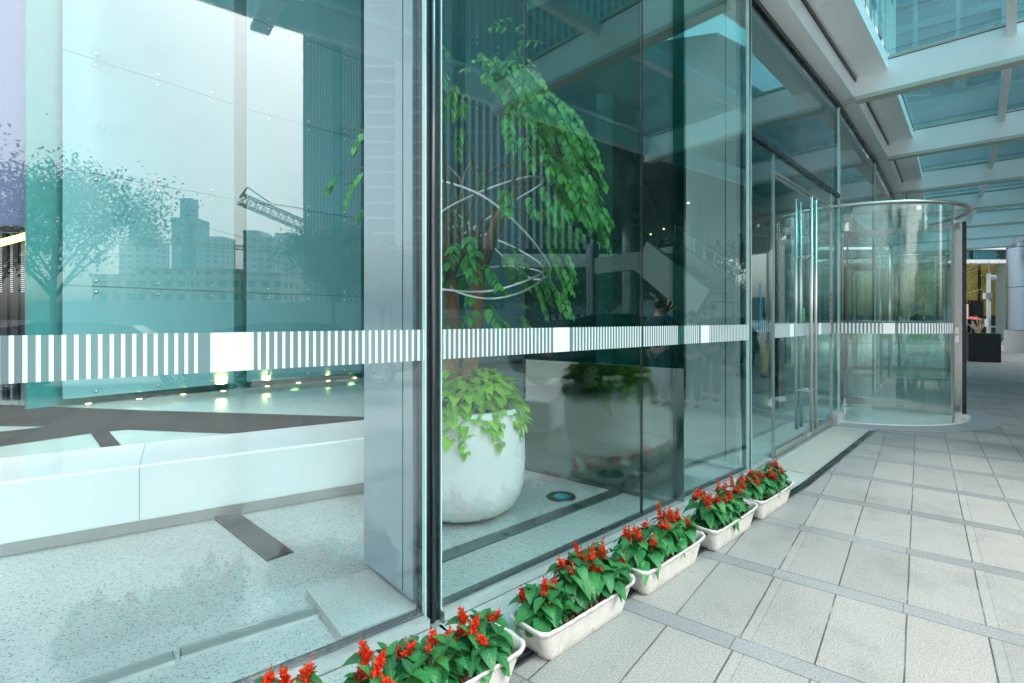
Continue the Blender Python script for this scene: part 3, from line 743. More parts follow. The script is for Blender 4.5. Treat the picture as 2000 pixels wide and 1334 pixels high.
for wi, (a, c) in enumerate(Wl):
    d = (c - a).normalized(); nn = Vector((d.y, -d.x)); L = (c - a).length
    t = thing('feature_screen', f'pale glass feature screen with hexagon print, {names[wi]}', 'wall panel', (0, 0, 0), 0, 'pale printed glass panels in the lobby')
    zs = [.15, 2.08, 4.05, 6.05, 8.05, 10.05, 12.05]
    for z0, z1 in zip(zs, zs[1:]):
        b = MB(); m_ = (a + c) / 2; b.box((m_.x, m_.y, (z0 + z1) / 2), (L, .02, z1 - z0 - .012), math.atan2(d.y, d.x)); b.build('panel', M['panel'], t)
    b = MB()
    for z in zs[:-1]:
        for x in (.45, L / 2, L - .45):
            for dz in ((.1,) if z < 1 else (-.1, .1)): q = a + d * x + nn * .02; b.ball((q.x, q.y, z + dz), .022, 10)
    b.build('bolt_caps', M['steel'], t, True)
    b = MB(); r_ = .075
    for cl in range(15):
        cx, cz = rnd.uniform(.3, L - .3), rnd.uniform(3.4, 8.5); cells = {(0, 0)}
        for _ in range(rnd.randint(2, 16)):
            i, j = rnd.choice(list(cells)); di, dj = rnd.choice([(1, 0), (-1, 0), (0, 1), (0, -1), (1, -1), (-1, 1)]); cells.add((i + di, j + dj))
        for i, j in cells:
            x = cx + r_ * 1.732 * (i + j / 2); z = cz + r_ * 1.5 * j
            if .1 < x < L - .1: hexring(b, a, d, None, nn, x, z, r_, .013, .0125)
    b.build('hexagon_print', M['print'], t)
    b = MB()
    for cl in range(6):
        cx, cz = rnd.uniform(.2, L - .2), rnd.uniform(.4, 3.4)
        for _ in range(60):
            i, j = rnd.randint(-5, 5), rnd.randint(-6, 6); x = cx + .075 * (i + j / 2); z = cz + .065 * j
            if .06 < x < L - .06 and z > .25:
                q = a + d * x + nn * .0128; n6 = []
                for e in range(6): p_ = q + d * (.009 * cos(e * pi / 3)); n6.append((p_.x, p_.y, z + .009 * sin(e * pi / 3)))
                b.add(n6, [(0, 1, 2, 3, 4, 5)])
    b.build('dot_print', M['dot'], t)
b = MB()
for wi, (a, c) in enumerate(Wl):
    d = (c - a).normalized(); nn = Vector((d.y, -d.x)); b.bar((*(a - nn * .35 - d * .4), 7.5), (*(c - nn * .35 + d * .4), 7.5), .1, 15)
tag(b.build('feature_wall', pbr('teal_backing_wall', (.015, .16, .16), .5)), 'dark teal backing wall behind the pale glass panels', 'wall')
for i, (px, py) in enumerate(upl):
    g = ground(px, py, .02); t = thing('uplight', f'small warm uplight in the dark floor strip, number {i+1} of eight from the left', 'floor light', (g.x, g.y, .016), 0, 'warm uplights below the glass panels')
    t['label'] = 'small warm uplight ' + ['leftmost of the eight under the panels', 'second from the left under the panels', 'third from the left under the panels', 'fourth, before the gap between panels', 'fifth, just after the gap between panels', 'sixth, below second panel', 'third from the right under the panels' if 0 else 'seventh, beside the last uplight', 'rightmost of the eight under the panels'][i]
    b = MB(); b.lathe([(.075, 0), (.07, .008), (.045, .009)], (0, 0, 0), 20); b.build('bezel', M['steel_dark'], t, True)
    b = MB(); b.cyl((0, 0, .008), .043, .004, 16); b.build('lens', M['lamp'], t)
    ld = bpy.data.lights.new('uplight_lamp', 'SPOT'); ld.energy = 60; ld.color = (1, .46, .15); ld.spot_size = R(70); ld.spot_blend = .8; ld.shadow_soft_size = .03
    lo = bpy.data.objects.new('uplight_lamp', ld); C.objects.link(lo); lo.parent = t; lo.location = (0, 0, .03)
    wi = 0 if i < 4 else 1; d = (Wl[wi][1] - Wl[wi][0]).normalized(); nn = Vector((d.y, -d.x)); lo.rotation_euler = Vector((-nn.x * .75, -nn.y * .75, 1)).to_track_quat('-Z', 'Y').to_euler()
b = MB(); b.prism([(-5.5, 6.5), (1.0, 5.2), (1.3, 7.3), (9.6, 18.1), (4, 20), (-6, 16)], 13.5, 13.8)
tag(b.build('added_shade_roof', pbr('dark_roof', (.04, .09, .09), .4)), 'added dark roof shading the panels at the rear of the lobby', 'roof', kind='structure')  # roof added to keep open sky off the rear glass panels
# teal pier, upper lavender panel, opening with slats and golden lamp at the far left
def slab(name, mt, pxa, pxb, dep, z0, z1, th, label, cat, parent=None):
    a = Vector(((pxa - 1000) / F * dep, dep)); c = Vector(((pxb - 1000) / F * dep, dep)); b = MB(); b.box(((a.x + c.x) / 2, dep + th / 2, (z0 + z1) / 2), (c.x - a.x, th, z1 - z0))
    o = b.build(name, mt, parent)
    if label: tag(o, label, cat)
    return o
slab('teal_pier', M['tealpier'], 75, 122, 9.0, .02, 9, .3, 'teal glass pier at the left end of the pale panels', 'pier')
pr = thing('side_wall', 'pale lavender glass wall over a dark opening at the left edge', 'wall')
slab('upper_panel', M['lav'], -420, 74, 8.9, 3.12, 9, .12, None, None, pr)
b = MB()
for i in range(30): b.box((-11.6, 10.2, 2.05 + i * .04), (7, .02, .02))
b.build('slats', M['alu'], pr)
b = MB()
for px in (12, 33): x = (px - 1000) / F * 9.6; b.box((x, 9.6, 1.55), (.09, .06, 3.1))
b.box(((-460 - 1000) / F * 9.2, 9.2, 1.5), (.2, .2, 3)); b.build('frame', M['black'], pr)
a = Vector((-9.55, 8.8, 2.58)); c = Vector((-8.2, 9.0, 3.02)); b = MB(); b.bar(tuple(a), tuple(c), .06, .10); tag(b.build('golden_lamp', M['gold']), 'slanting golden light strip in the dark opening at the left edge', 'lamp')
b = MB(); b.box((-11.5, 13.5, 2.6), (9, .2, 5.2)); tag(b.build('back_wall', M['black']), 'black wall deep inside the opening at the left edge', 'wall')

# dark glass partition and rear walls inside
pt0 = Vector((1.33, 4.15)) ; pt1 = Vector((.128, 5.15)); pdn = (pt1 - pt0).normalized()
t = thing('glass_partition', 'dark reflective glass partition behind the two pane glass wall', 'partition')
pt0 = pt0 - pdn * .05
m_ = (pt0 + pt1) / 2
for za, zb, mm_ in ((.02, 1.105, M['partition_low']), (1.11, HT - .02, M['partition'])):
    b = MB(); b.box((m_.x, m_.y, (za + zb) / 2), ((pt1 - pt0).length, .014, zb - za), math.atan2(pdn.y, pdn.x)); b.build('pane', mm_, t)
b = MB(); b.bar((*pt0, .03), (*pt1, .03), .03, .04); b.build('base_channel', M['steel_dark'], t)
b = MB(); b.box((pt1.x, pt1.y, HT / 2), (.02, .03, HT - .04), math.atan2(pdn.y, pdn.x)); b.build('edge_strip', M['black'], t)
b = MB(); b.prism([(1.4, 7.2), (1.2, 7.35), (7.0, 17.5), (7.2, 17.35)], .012, 4.7)
tag(b.build('rear_wall', pbr('dark_green_wall', (.03, .19, .18), .25, 0, .4, .7)), 'dark green lobby wall far behind the double doors', 'wall')
b = MB(); b.prism([(.2, 17.75), (9.5, 17.6), (9.5, 17.9), (.2, 18.05)], .012, 13.5)
tag(b.build('end_wall', pbr('deep_teal_wall', (.025, .20, .20), .3, 0, .25, .5)), 'deep teal end wall at the very back of the lobby', 'wall')
b = MB(); b.prism([(1.15, 4.5), (.15, 5.3), (1.3, 7.3), (7.1, 17.4)] + [tuple(at(k, 0, -.1)) for k in (7, 6, 5, 4, 3)] + [tuple(at(2, .3, -.1))], 4.66, 4.74)
tag(b.build('lobby_ceiling', pbr('dark_ceiling', (.07, .26, .25), .3, 0, .2, 1)), 'dark teal lobby ceiling above the double doors', 'ceiling', kind='structure')

# ------------------------------------------------------------------ pot, pothos, tree, hoops
PX, PY = -.385, 4.08
b = MB(); prof = [(.0, .012), (.26, .012), (.345, .03), (.415, .08), (.458, .155), (.482, .26), (.49, .40), (.487, .56), (.478, .70), (.468, .80), (.462, .825), (.445, .833), (.425, .81), (.41, .72)]
b.lathe(prof, (0, 0, 0), 64, False); po = b.build('tree_pot', M['pot'], None, True); po.location = (PX, PY, .0); tag(po, 'big rounded white pot standing behind the glass', 'pot')
b = MB(); b.cyl((0, 0, .0), .39, .01, 32); so_ = b.build('soil', M['soil'], po); so_.location = (0, 0, .715)
t = thing('pothos_plant', 'lime green trailing plant filling the top of the white pot', 'plant', (PX, PY, .72))
b = MB(); rr = random.Random(11)
for i in range(720):
    a = rr.uniform(0, 2 * pi); q = rr.random() ** .5; r_ = .10 + .36 * q; z = .10 + .24 * (1 - q * q) + rr.uniform(-.07, .06)
    if q > .86: z = rr.uniform(-.06, .14)
    dd = Vector((cos(a) + rr.uniform(-.5, .5), sin(a) + rr.uniform(-.5, .5), rr.uniform(-.3, .8)))
    L = rr.uniform(.075, .135); b.leaf((r_ * cos(a), r_ * sin(a), z), dd, L, L * .74, rr.uniform(.7, 1.6), .28, rr.uniform(-.5, .5), True)
stm = MB()
for va in (-55, -20, -85, -120, 20):
    a = R(va); x0, y0 = .44 * cos(a), .44 * sin(a); pts = []
    n_ = rr.randint(5, 9)
    for j in range(n_):
        p = (x0 * (1 + .03 * min(j, 3)) + rr.uniform(-.012, .012), y0 * (1 + .03 * min(j, 3)), .12 - .045 * j); pts.append(p)
        for _ in range(2):
            L = rr.uniform(.05, .085); b.leaf(p, (rr.uniform(-1, 1), rr.uniform(-1.2, .2), rr.uniform(-.6, .2)), L, L * .75, 1.2, .25, rr.uniform(-.5, .5), True)
    stm.tube(pts, .003, 5)
b.build('foliage', M['pothos'], t, True); stm.build('vines', M['stem'], t)
t = thing('indoor_tree', 'twin trunked indoor tree with drooping leaves growing from the white pot', 'tree', (PX, PY, .70))
for pts, rs, in (([(-.09, 0, 0), (-.10, 0, .4), (-.09, .02, .9), (-.13, .05, 1.3), (-.22, .1, 1.8)], [.10, .075, .06, .05, .03]), ([(.0, -.02, .02), (.05, -.02, .4), (.10, 0, .8), (.13, 0, 1.2), (.3, .02, 1.7)], [.085, .065, .055, .045, .028])):
    b = MB(); b.tube(pts, rs, 12); b.build('trunk', M['bark'], t, True)
br = MB(); lf = MB(); lr = random.Random(5)
def spray(mb, p, d, n_, L0, spread=.9):
    """a drooping compound leaf: a stalk with paired leaflets"""
    p = Vector(p); d = Vector(d).normalized(); pts = [p.copy()]
    for j in range(n_):
        d = (d + Vector((0, 0, -.22))).normalized(); p = p + d * .055; pts.append(p.copy())
        sd = d.cross(Vector((0, 0, 1)))
        if sd.length < .1: sd = Vector((1, 0, 0))
        sd.normalize()
        for sg in (-1, 1):
            L = L0 * lr.uniform(.75, 1.2); mb.leaf(p, sd * sg * .8 + d * .7 + Vector((0, 0, -.25)), L, L * .46, lr.uniform(.5, 1.2), .2, lr.uniform(-.5, .5), False)
    mb.leaf(p, d, L0, L0 * .45, .5, .2); br.tube(pts, .0025, 4)
cz = 1.62
for i in range(235):
    th = lr.uniform(R(5), R(100)); ph = lr.uniform(-pi, pi)
    if lr.random() < .74: ph = lr.uniform(-1.3, .8)
    r_ = lr.uniform(.82, 1.06); x = r_ * sin(th) * cos(ph); y = r_ * sin(th) * sin(ph); z = cz + .12 + 1.05 * cos(th) * lr.uniform(.9, 1.1)
    if x < -.35 and lr.random() < .6: continue
    if th < .9 and x < .3 and lr.random() < .35: continue
    y = max(-1.0, min(y, 1.0)); spray(lf, (x * .95 + .06, y * .75, z), (cos(ph), sin(ph) * .8, -.2 - .5 * sin(th)), lr.randint(2, 5), .092)
for i in range(60):   # lower clusters around the trunks
    ph = lr.uniform(-pi, pi); r_ = lr.uniform(.1, .42); z = lr.uniform(.75, 1.45)
    spray(lf, (r_ * cos(ph) + .06, r_ * sin(ph) * .8, z), (cos(ph), sin(ph), -.2), lr.randint(1, 4), .098)
for i in range(14):   # hanging tail at the right and small leaves at the top
    spray(lf, (.62 + lr.uniform(-.12, .15), lr.uniform(-.3, .2), cz - .25 - lr.uniform(0, .35)), (.6, lr.uniform(-.4, .4), -.8), 4, .075)
for i in range(22):
    spray(lf, (lr.uniform(-.55, .65), lr.uniform(-.5, .4), cz + 1.18 + lr.uniform(-.05, .28)), (lr.uniform(-1, 1), lr.uniform(-1, 1), .3), 3, .055)
for i in range(22):
    ph = 2 * pi * i / 22 + lr.uniform(-.2, .2); e = Vector((.92 * cos(ph), .72 * sin(ph), cz + lr.uniform(-.1, .8))); s_ = Vector((lr.choice((-.12, .14)), 0, 1.1))
    mid = (s_ + e) / 2 + Vector((0, 0, .38)); br.tube([s_, (s_ + mid) / 2 + Vector((0, 0, .08)), mid, (mid + e) / 2 + Vector((0, 0, .06)), e], [.016, .013, .010, .007, .004], 6)
lf.build('crown', M['ficus'], t, True); br.build('branches', pbr('brown_twig', (.10, .11, .05), .7), t, True)
hp = thing('hoop_sculpture', 'thin polished steel hoops looped around the indoor tree trunks', 'hoops', (PX, PY, 1.75))
def hoop(pts):
    P3 = [Vector(((px - 1000) / F * y, y, hz(py, y))) - Vector((PX, PY, 1.75)) for px, py, y in pts]; n = len(P3); o_ = []
    for i in range(n):
        p0, p1, p2, p3 = P3[i - 1], P3[i], P3[(i + 1) % n], P3[(i + 2) % n]
        for j in range(8):
            t_ = j / 8; o_.append(.5 * ((2 * p1) + (p2 - p0) * t_ + (2 * p0 - 5 * p1 + 4 * p2 - p3) * t_ ** 2 + (3 * p1 - p0 - 3 * p2 + p3) * t_ ** 3))
    b = MB(); b.tube(o_, .0085, 8, True); b.build('hoop', M['alu'], hp, True)
hoop([(850, 352, 4.0), (930, 376, 3.8), (992, 420, 3.75), (1050, 482, 3.9), (1075, 530, 4.2), (1030, 540, 4.5), (930, 450, 4.6), (850, 375, 4.35)])
hoop([(800, 480, 4.1), (860, 416, 3.9), (950, 370, 3.85), (1035, 345, 4.0), (1060, 356, 4.3), (1000, 395, 4.6), (900, 460, 4.6), (820, 500, 4.35)])
hoop([(808, 515, 4.1), (830, 552, 3.9), (880, 567, 3.75), (960, 568, 3.7), (1035, 545, 3.85), (1062, 525, 4.1), (1035, 500, 4.4), (975, 470, 4.55), (900, 442, 4.6), (835, 465, 4.4)])
hoop([(880, 560, 4.0), (915, 577, 3.8), (965, 583, 3.7), (1020, 570, 3.85), (1058, 545, 4.1), (1050, 528, 4.4), (980, 520, 4.6), (900, 535, 4.5)])

# ------------------------------------------------------------------ flower troughs with salvias
def rrect(a, b_, r, n=12):
    pts = []
    for cx, cy_, a0 in ((a - r, b_ - r, 0), (-a + r, b_ - r, 90), (-a + r, -b_ + r, 180), (a - r, -b_ + r, 270)):
        for i in range(n + 1): t_ = R(a0 + 90 * i / n); pts.append((cx + r * cos(t_), cy_ + r * sin(t_)))
    return pts
def dens(pts, m=5):
    o_ = []
    for i in range(len(pts)):
        p, q = pts[i], pts[(i + 1) % len(pts)]; L = math.hypot(q[0] - p[0], q[1] - p[1]); k_ = max(1, int(L / .02))
        for j in range(k_): o_.append((p[0] + (q[0] - p[0]) * j / k_, p[1] + (q[1] - p[1]) * j / k_))
    return o_
def trough_mesh():
    A, B = .365, .112; base = dens(rrect(A, B, .045, 8)); n = len(base); rings = []
    def ring(sa, sb, z, wav=0.0, lift=0.0):
        vs = []
        for i, (x, y) in enumerate(base):
            zz = z + wav * sin(i / n * 2 * pi * 26) + lift * (abs(x) / A) ** 5; vs.append((x * sa, y * sb, zz))
        rings.append(vs)
    ring(.0, .0, .0); ring(.76, .66, .0); ring(.79, .70, .006); ring(.83, .75, .04); ring(.88, .81, .085); ring(.915, .865, .118, .0, .004); ring(.925, .875, .124, 0, .006)
    ring(.955, .915, .127, .0012, .008); ring(.985, .965, .134, .0028, .012); ring(1.0, 1.0, .142, .0030, .016); ring(1.0, 1.0, .149, .0026, .018); ring(.975, .94, .151, .0012, .018); ring(.945, .875, .146, 0, .014); ring(.91, .81, .125); ring(.90, .79, .10)
    b = MB(); vs = [p for r_ in rings for p in r_]; m = len(rings)
    b.add(vs, [(i * n + k, i * n + (k + 1) % n, (i + 1) * n + (k + 1) % n, (i + 1) * n + k) for i in range(m - 1) for k in range(n)]); return b
def pebbles():
    b = MB(); q = random.Random(4)
    b.sheet([(x * .9, y * .8) for x, y in rrect(.365, .112, .04, 4)], .108)
    for i in range(430):
        x, y = q.uniform(-.315, .315), q.uniform(-.082, .082); r_ = q.uniform(.005, .0095); b.ball((x, y, .110 + q.uniform(0, .012)), r_, 6, (1, 1, .8))
    return b
def salvia(seed):
    q = random.Random(seed); lf_ = MB(); st_ = MB(); fls = []
    ns = q.randint(7, 9); tips = []
    for s_ in range(ns):
        a = 2 * pi * s_ / ns + q.uniform(-.4, .4); rr_ = q.uniform(.04, .085) if s_ else .0
        top = Vector((rr_ * cos(a) * 1.15, rr_ * sin(a) * .85, q.uniform(.11, .165) - rr_ * .35)); bot = Vector((top.x * .2, top.y * .2, 0)); st_.tube([bot, (bot + top) / 2 + Vector((0, 0, .01)), top], [.0035, .003, .002], 5); tips.append(top)
        for nd in range(4):
            f_ = .25 + .25 * nd; p = bot.lerp(top, min(1, f_)); ba = q.uniform(0, pi)
            for h in (0, pi):
                aa = ba + h + q.uniform(-.3, .3); L = q.uniform(.080, .112) * (1.0 - .09 * nd)
                dv = Vector((cos(aa) + top.x * 7, sin(aa) + top.y * 7, q.uniform(.1, .6))); lf_.leaf(p, dv, L, L * .68, q.uniform(.9, 1.8), .20, q.uniform(-.3, .3), True)
        for j in range(2):
            aa = q.uniform(0, 2 * pi); L = q.uniform(.03, .05); lf_.leaf(top, (cos(aa), sin(aa), .9), L, L * .6, .5, .3, 0, True)
    for i in range(12):   # skirt leaves that fall over the rim
        aa = 2 * pi * i / 18 + q.uniform(-.2, .2); L = q.uniform(.075, .105); lf_.leaf((.06 * cos(aa), .045 * sin(aa), q.uniform(.035, .10)), (cos(aa), sin(aa), q.uniform(-.1, .5)), L, L * .66, q.uniform(1.0, 1.8), .20, q.uniform(-.3, .3), True)
    for t_ in q.sample(tips, min(len(tips), q.randint(4, 6))):
        fl = MB(); H = q.uniform(.018, .058); st_.tube([t_, t_ + Vector((0, 0, H))], .002, 5); n_ = max(3, int(H / .0075))
        tilt = Vector((q.uniform(-.5, .5), q.uniform(-.5, .5), 1))
        for j in range(n_):
            z = H * j / n_; w_ = .009 + .013 * (1 - j / n_)
            for k in range(9):
                aa = 2 * pi * k / 7 + j * .7 + q.uniform(-.4, .4); d = Vector((cos(aa), sin(aa), q.uniform(-.1, .9)))
                fl.leaf(t_ + tilt * z, d, w_ * q.uniform(.7, 1.6), .0088 * q.uniform(.8, 1.4), q.uniform(-.3, .9), .4, q.uniform(-1, 1), False, 2)
        fl.leaf(t_ + tilt * H, tilt, .018, .009, 0, .4, 0, False, 2); fl.leaf(t_ + tilt * H * .9, tilt + Vector((.4, .2, 0)), .016, .008, 0, .4, 1.3, False, 2); fls.append(fl)
    def lift(p):
        x, y, z = p; ay = abs(y)
        if .052 < ay < .098 and z < .036: z = .036 + (z - .036) * .05
        elif ay >= .098: z = max(z, -.02)
        elif z < .008: z = .008
        return (x, y, z)
    lf_.v = [lift(p) for p in lf_.v]
    return lf_, fls, st_
protos = []
for sd2 in range(6):
    l_, f_, s_ = salvia(20 + sd2 * 3); root = thing('salvia_plant', 'x', 'flowering plant', (0, 0, 0), 0, 'red salvias in the white troughs')
    l_.build('leaves', M['salvia_leaf'], root, True)
    for q_ in f_: q_.build('flower_spike', M['red'], root, True)
    s_.build('stems', M['stem'], root, True); protos.append(root)
tr_c = [(-.90, 1.47), (-.275, 1.974), (.315, 2.51), (.88, 3.05), (1.46, 3.58), (2.01, 4.11)]
tr_a = [50, 49, 46.5, 46, 46, 46]
tl = ['cut off below the picture, nearest to the viewer', 'cut by the bottom edge, beside the black post', 'third from the far end but one', 'in the middle of the row', 'second from the doors', 'nearest the double doors']
tn = ['the trough below the picture edge', 'the trough cut by the bottom edge', 'the nearest whole trough', 'the middle trough of the row', 'the second trough from the doors', 'the trough nearest the doors']
used = [False] * 6; tb = trough_mesh(); pbm = pebbles(); first = None
for i, ((x, y), a) in enumerate(zip(tr_c, tr_a)):
    rz = R(90 - a)
    if first is None:
        first = thing('flower_trough', '', 'flower trough', (x, y, 0), rz, 'white plastic flower troughs along the glass')
        tb.build('trough_body', M['trough'], first, True); pbm.build('clay_pebbles', M['pebble'], first, True)['kind'] = 'stuff'; t = first
    else: t = copy_tree(first); t.location = (x, y, 0); t.rotation_euler.z = rz
    t['label'] = 'cream white flower trough, ' + ['nearest to the viewer and mostly below the picture', 'cut by the bottom edge beside the black post', 'the nearest one wholly in view', 'middle of the row with two beyond it', 'second from the double doors', 'last in the row, nearest the double doors'][i]
    for j in range(3):
        lx = -.215 + j * .205 + random.uniform(-.015, .015); ly = random.uniform(-.005, .022); v = (i * 2 + j * 3 + (i // 2)) % 6
        if not used[v]: pr_ = protos[v]; used[v] = True
        else: pr_ = copy_tree(protos[v])
        pr_.location = (x + lx * cos(rz) - ly * sin(rz), y + lx * sin(rz) + ly * cos(rz), .105); pr_.rotation_euler.z = random.uniform(-.1, .1) + rz + (pi if random.random() < .5 else 0)
        sc_ = random.uniform(1.16, 1.34); pr_.scale = (sc_, sc_, sc_ * random.uniform(.92, 1.32))
        pr_['label'] = 'red salvia, ' + ['at the near end', 'in the middle', 'at the far end'][j] + ' of ' + tn[i]

# ------------------------------------------------------------------ background on the right, seen directly
# round metal clad column on a stone base
cc = Vector((23.75, 23.3)); t = thing('round_column', 'huge metal clad round column on a stone base at the right edge', 'column', (cc.x, cc.y, 0))
b = MB()
for z0, z1 in ((1.02, 2.95), (2.98, 4.75), (4.78, 7.2)): b.cyl((0, 0, z0), 1.08, z1 - z0, 64)
b.build('cladding', pbr('blue_grey_metal', (.34, .44, .53), .27, 1.0, .03, .6), t, True)
b = MB()
for i in range(6): a = R(200 + 30 * i); b.box((1.082 * cos(a), 1.082 * sin(a), 4.1), (.012, .02, 6.1), a)
b.cyl((0, 0, 2.94), 1.06, .05, 48); b.cyl((0, 0, 4.74), 1.06, .05, 48); b.build('seams', M['black'], t)
b = MB(); b.cyl((0, 0, 0), 1.16, 1.0, 48); b.build('stone_base', M['stone'], t, True)
# charcoal cube planter with grasses and the camera pole
g = ground(1946, 708); t = thing('cube_planter', 'charcoal cube planter on the paving past the revolving door', 'planter', (g.x, g.y + .5, 0), R(-38))
b = MB(); W_ = .84
for sx, sy, w1, w2 in ((0, -1, W_, .05), (0, 1, W_, .05), (-1, 0, .05, W_ - .1), (1, 0, .05, W_ - .1)): b.box((sx * (W_ / 2 - .025), sy * (W_ / 2 - .025), .5), (w1, w2, 1.0))
b.box((0, 0, .45), (W_ - .1, W_ - .1, .84)); b.build('box', M['planter'], t)
b = MB()
for i in range(9):
    for sx, sy, w1, w2 in ((0, -1, W_ + .012, .012), (0, 1, W_ + .012, .012), (-1, 0, .012, W_), (1, 0, .012, W_)): b.box((sx * (W_ / 2 + .004), sy * (W_ / 2 + .004), .07 + i * .107), (w1, w2, .092))
b.build('slats', M['planter'], t)
g2 = Vector(((1931 - 1000) / F * 23, 23.0)); t = thing('camera_pole', 'white pole with security cameras behind the charcoal planter', 'camera pole', (g2.x, g2.y, 0))
b = MB(); b.tube([(0, 0, 0), (0, 0, 3.55)], .075, 14); b.tube([(.02, 0, 3.5), (.02, 0, 4.15)], .012, 6); b.build('pole', M['white'], t, True)
b = MB(); b.ball((.17, -.05, 3.36), .12, 14); b.box((.06, 0, 3.45), (.25, .06, .06)); b.build('dome_camera', M['white'], t, True)
b = MB(); b.box((-.1, -.06, 2.55), (.3, .14, .26)); b.build('junction_box', M['alu'], t)
b = MB(); b.box((.15, -.1, 1.18), (.24, .07, .07)); b.box((-.06, -.02, 1.35), (.10, .2, .34)); b.build('bullet_camera', M['alu'], t)
g3 = Vector(((1887 - 1000) / F * 30, 30)); t = thing('marker_post', 'slim post with a white and red top plate beside the hedge', 'marker post', (g3.x, g3.y, 0))
b = MB(); b.tube([(0, 0, .15), (0, 0, 1.5)], .045, 10); b.build('post', M['steel_dark'], t, True)
b = MB(); b.box((0, 0, 1.95), (.22, .10, .86)); b.build('plate', M['white'], t); b = MB(); b.box((0, 0, .1), (.26, .2, .2)); b.build('foot', M['white'], t)
b = MB(); b.box((.1, -.055, 1.95), (.03, .01, .84)); b.build('red_edge', M['redprint'], t)
# kerb, hedge, parasols, sparse tree
def line_pts(pxs, dep0, dep1): return None
ha = Vector(((1760 - 1000) / F * 31, 31)); hb = Vector(((1990 - 1000) / F * 31, 31.0))
b = MB(); b.bar((ha.x - 12, ha.y - .1, .08), (hb.x + 3, hb.y - .1, .08), .2, .17); o = b.build('kerb', M['kerb']); o['kind'] = 'structure'
def hedge(name, a, c, w_, h_, n_, label, seed, lm):
    q = random.Random(seed); a = Vector(a); c = Vector(c); d = c - a; L = d.length; d.normalize(); nn = Vector((-d.y, d.x)); b = MB()
    for i in range(n_):
        u = q.random() * L; v = q.uniform(-w_ / 2, w_ / 2); z = q.random() ** .6 * h_ * (1 + .12 * sin(u * 5)); p = a + d * u + nn * v
        S = q.uniform(.07, .14); b.leaf((p.x, p.y, z), (q.uniform(-1, 1), q.uniform(-1, 1), q.uniform(-.3, 1)), S, S * .6, .4, .2, q.uniform(-1, 1), False, 2)
    return tag(b.build(name, lm), label, 'hedge')
M['hedge'] = leaf_mat('hedge_leaf', (.03, .17, .03), (.10, .34, .05), (.1, .3, .05), .3, .5)
hedge('hedge', ha - Vector((11, -.5)), hb + Vector((1, .5)), 1.0, .62, 9000, 'clipped green hedge behind the kerb at the far side', 3, M['hedge'])
def parasol(px, dep, zt, r_, label):
    p = Vector(((px - 1000) / F * dep, dep)); t = thing('parasol', label, 'parasol', (p.x, p.y, 0), 0, 'red parasols behind the hedge')
    b = MB(); b.lathe([(r_, 0), (r_ * .5, .14), (.01, .22)], (0, 0, zt - .22), 10, False); b.build('cloth', M['redfabric'], t); b = MB(); b.tube([(0, 0, 0), (0, 0, zt)], .025, 8); b.build('pole', M['steel_dark'], t)
parasol(1879, 36, 1.75, .55, 'small red parasol at the left behind the hedge'); parasol(1897, 36, 1.72, .6, 'small red parasol just right of the marker post')

def tree(name, x, y, h, cr, label, group, seed, nleaf=2600, lm=None, ls=.16, trunk_r=.13, sparse=False, bk=None, cl=0):
    q = random.Random(seed); t = thing(name, label, 'tree', (x, y, 0), q.uniform(0, 6), group); b = MB(); th = h * .38
    b.tube([(0, 0, 0), (.05, .02, th * .5), (0, .05, th), (.1, 0, h * .62), (.05, .05, h * .85)], [trunk_r, trunk_r * .8, trunk_r * .65, trunk_r * .4, .02], 8)
    ends = []
    for i in range(16 if sparse else 13):
        a = 2 * pi * i / 13 + q.uniform(-.3, .3); z0 = th * q.uniform(.75, 1.3); L = cr * q.uniform(.6, 1.0); e = Vector((L * cos(a), L * sin(a), z0 + (h - z0) * q.uniform(.35, .9))); s0_ = Vector((0, 0, z0)); m_ = (s0_ + e) / 2 + Vector((0, 0, .25))
        b.tube([s0_, m_, e], [trunk_r * .42, trunk_r * .25, .012], 5); ends.append(e); ends.append(m_)
        for j in range(3):
            f_ = e + Vector((q.uniform(-1, 1), q.uniform(-1, 1), q.uniform(-.2, .8))) * cr * .35; b.tube([m_.lerp(e, q.random()), f_], [trunk_r * .14, .008], 4); ends.append(f_)
    b.build('trunk', bk or M['bark'], t, True); b = MB()
    cl_ = [(Vector(e), cr * q.uniform(.16, .34)) for e in ends] + [(Vector((q.uniform(-.5, .5) * cr, q.uniform(-.5, .5) * cr, h * q.uniform(.6, 1.0))), cr * .3) for _ in range(6)]
    for i in range(nleaf):
        c_, r_ = cl_[i % len(cl_)]; v = Vector((q.gauss(0, .5), q.gauss(0, .5), q.gauss(0, .34))) * r_ * 1.3; S = ls * q.uniform(.6, 1.3)
        b.leaf(c_ + v, (q.uniform(-1, 1), q.uniform(-1, 1), q.uniform(-.8, .5)), S, S * .55, .4, .15, q.uniform(-1, 1), False, 2)
    b.build('crown', lm or M['street_leaf'], t); return t
g4 = Vector(((1850 - 1000) / F * 29, 31.8)); tree('sparse_tree', g4.x, g4.y, 5.4, 3.0, 'thin yellowish tree with bare fine branches behind the revolving door', None, 9, 5200, M['dry_leaf'], .075, .07, True, pbr('pale_bark', (.45, .40, .26), .7))
# shrub with thin upright twigs next to the planter
b = MB(); q = random.Random(8); g5 = Vector(((1910 - 1000) / F * 29.5, 29.5))
for i in range(22):
    a = q.uniform(0, 2 * pi); e = Vector((g5.x + .55 * cos(a) * q.random(), g5.y + .4 * sin(a), q.uniform(1.0, 1.75))); b.tube([(g5.x, g5.y, .3), (g5.x + (e.x - g5.x) * .4, g5.y, .9), e], [.02, .015, .02], 4)
tag(b.build('twig_shrub', pbr('tan_twig', (.42, .34, .2), .8)), 'bare tan twiggy shrub above the hedge left of the camera pole', 'shrub')

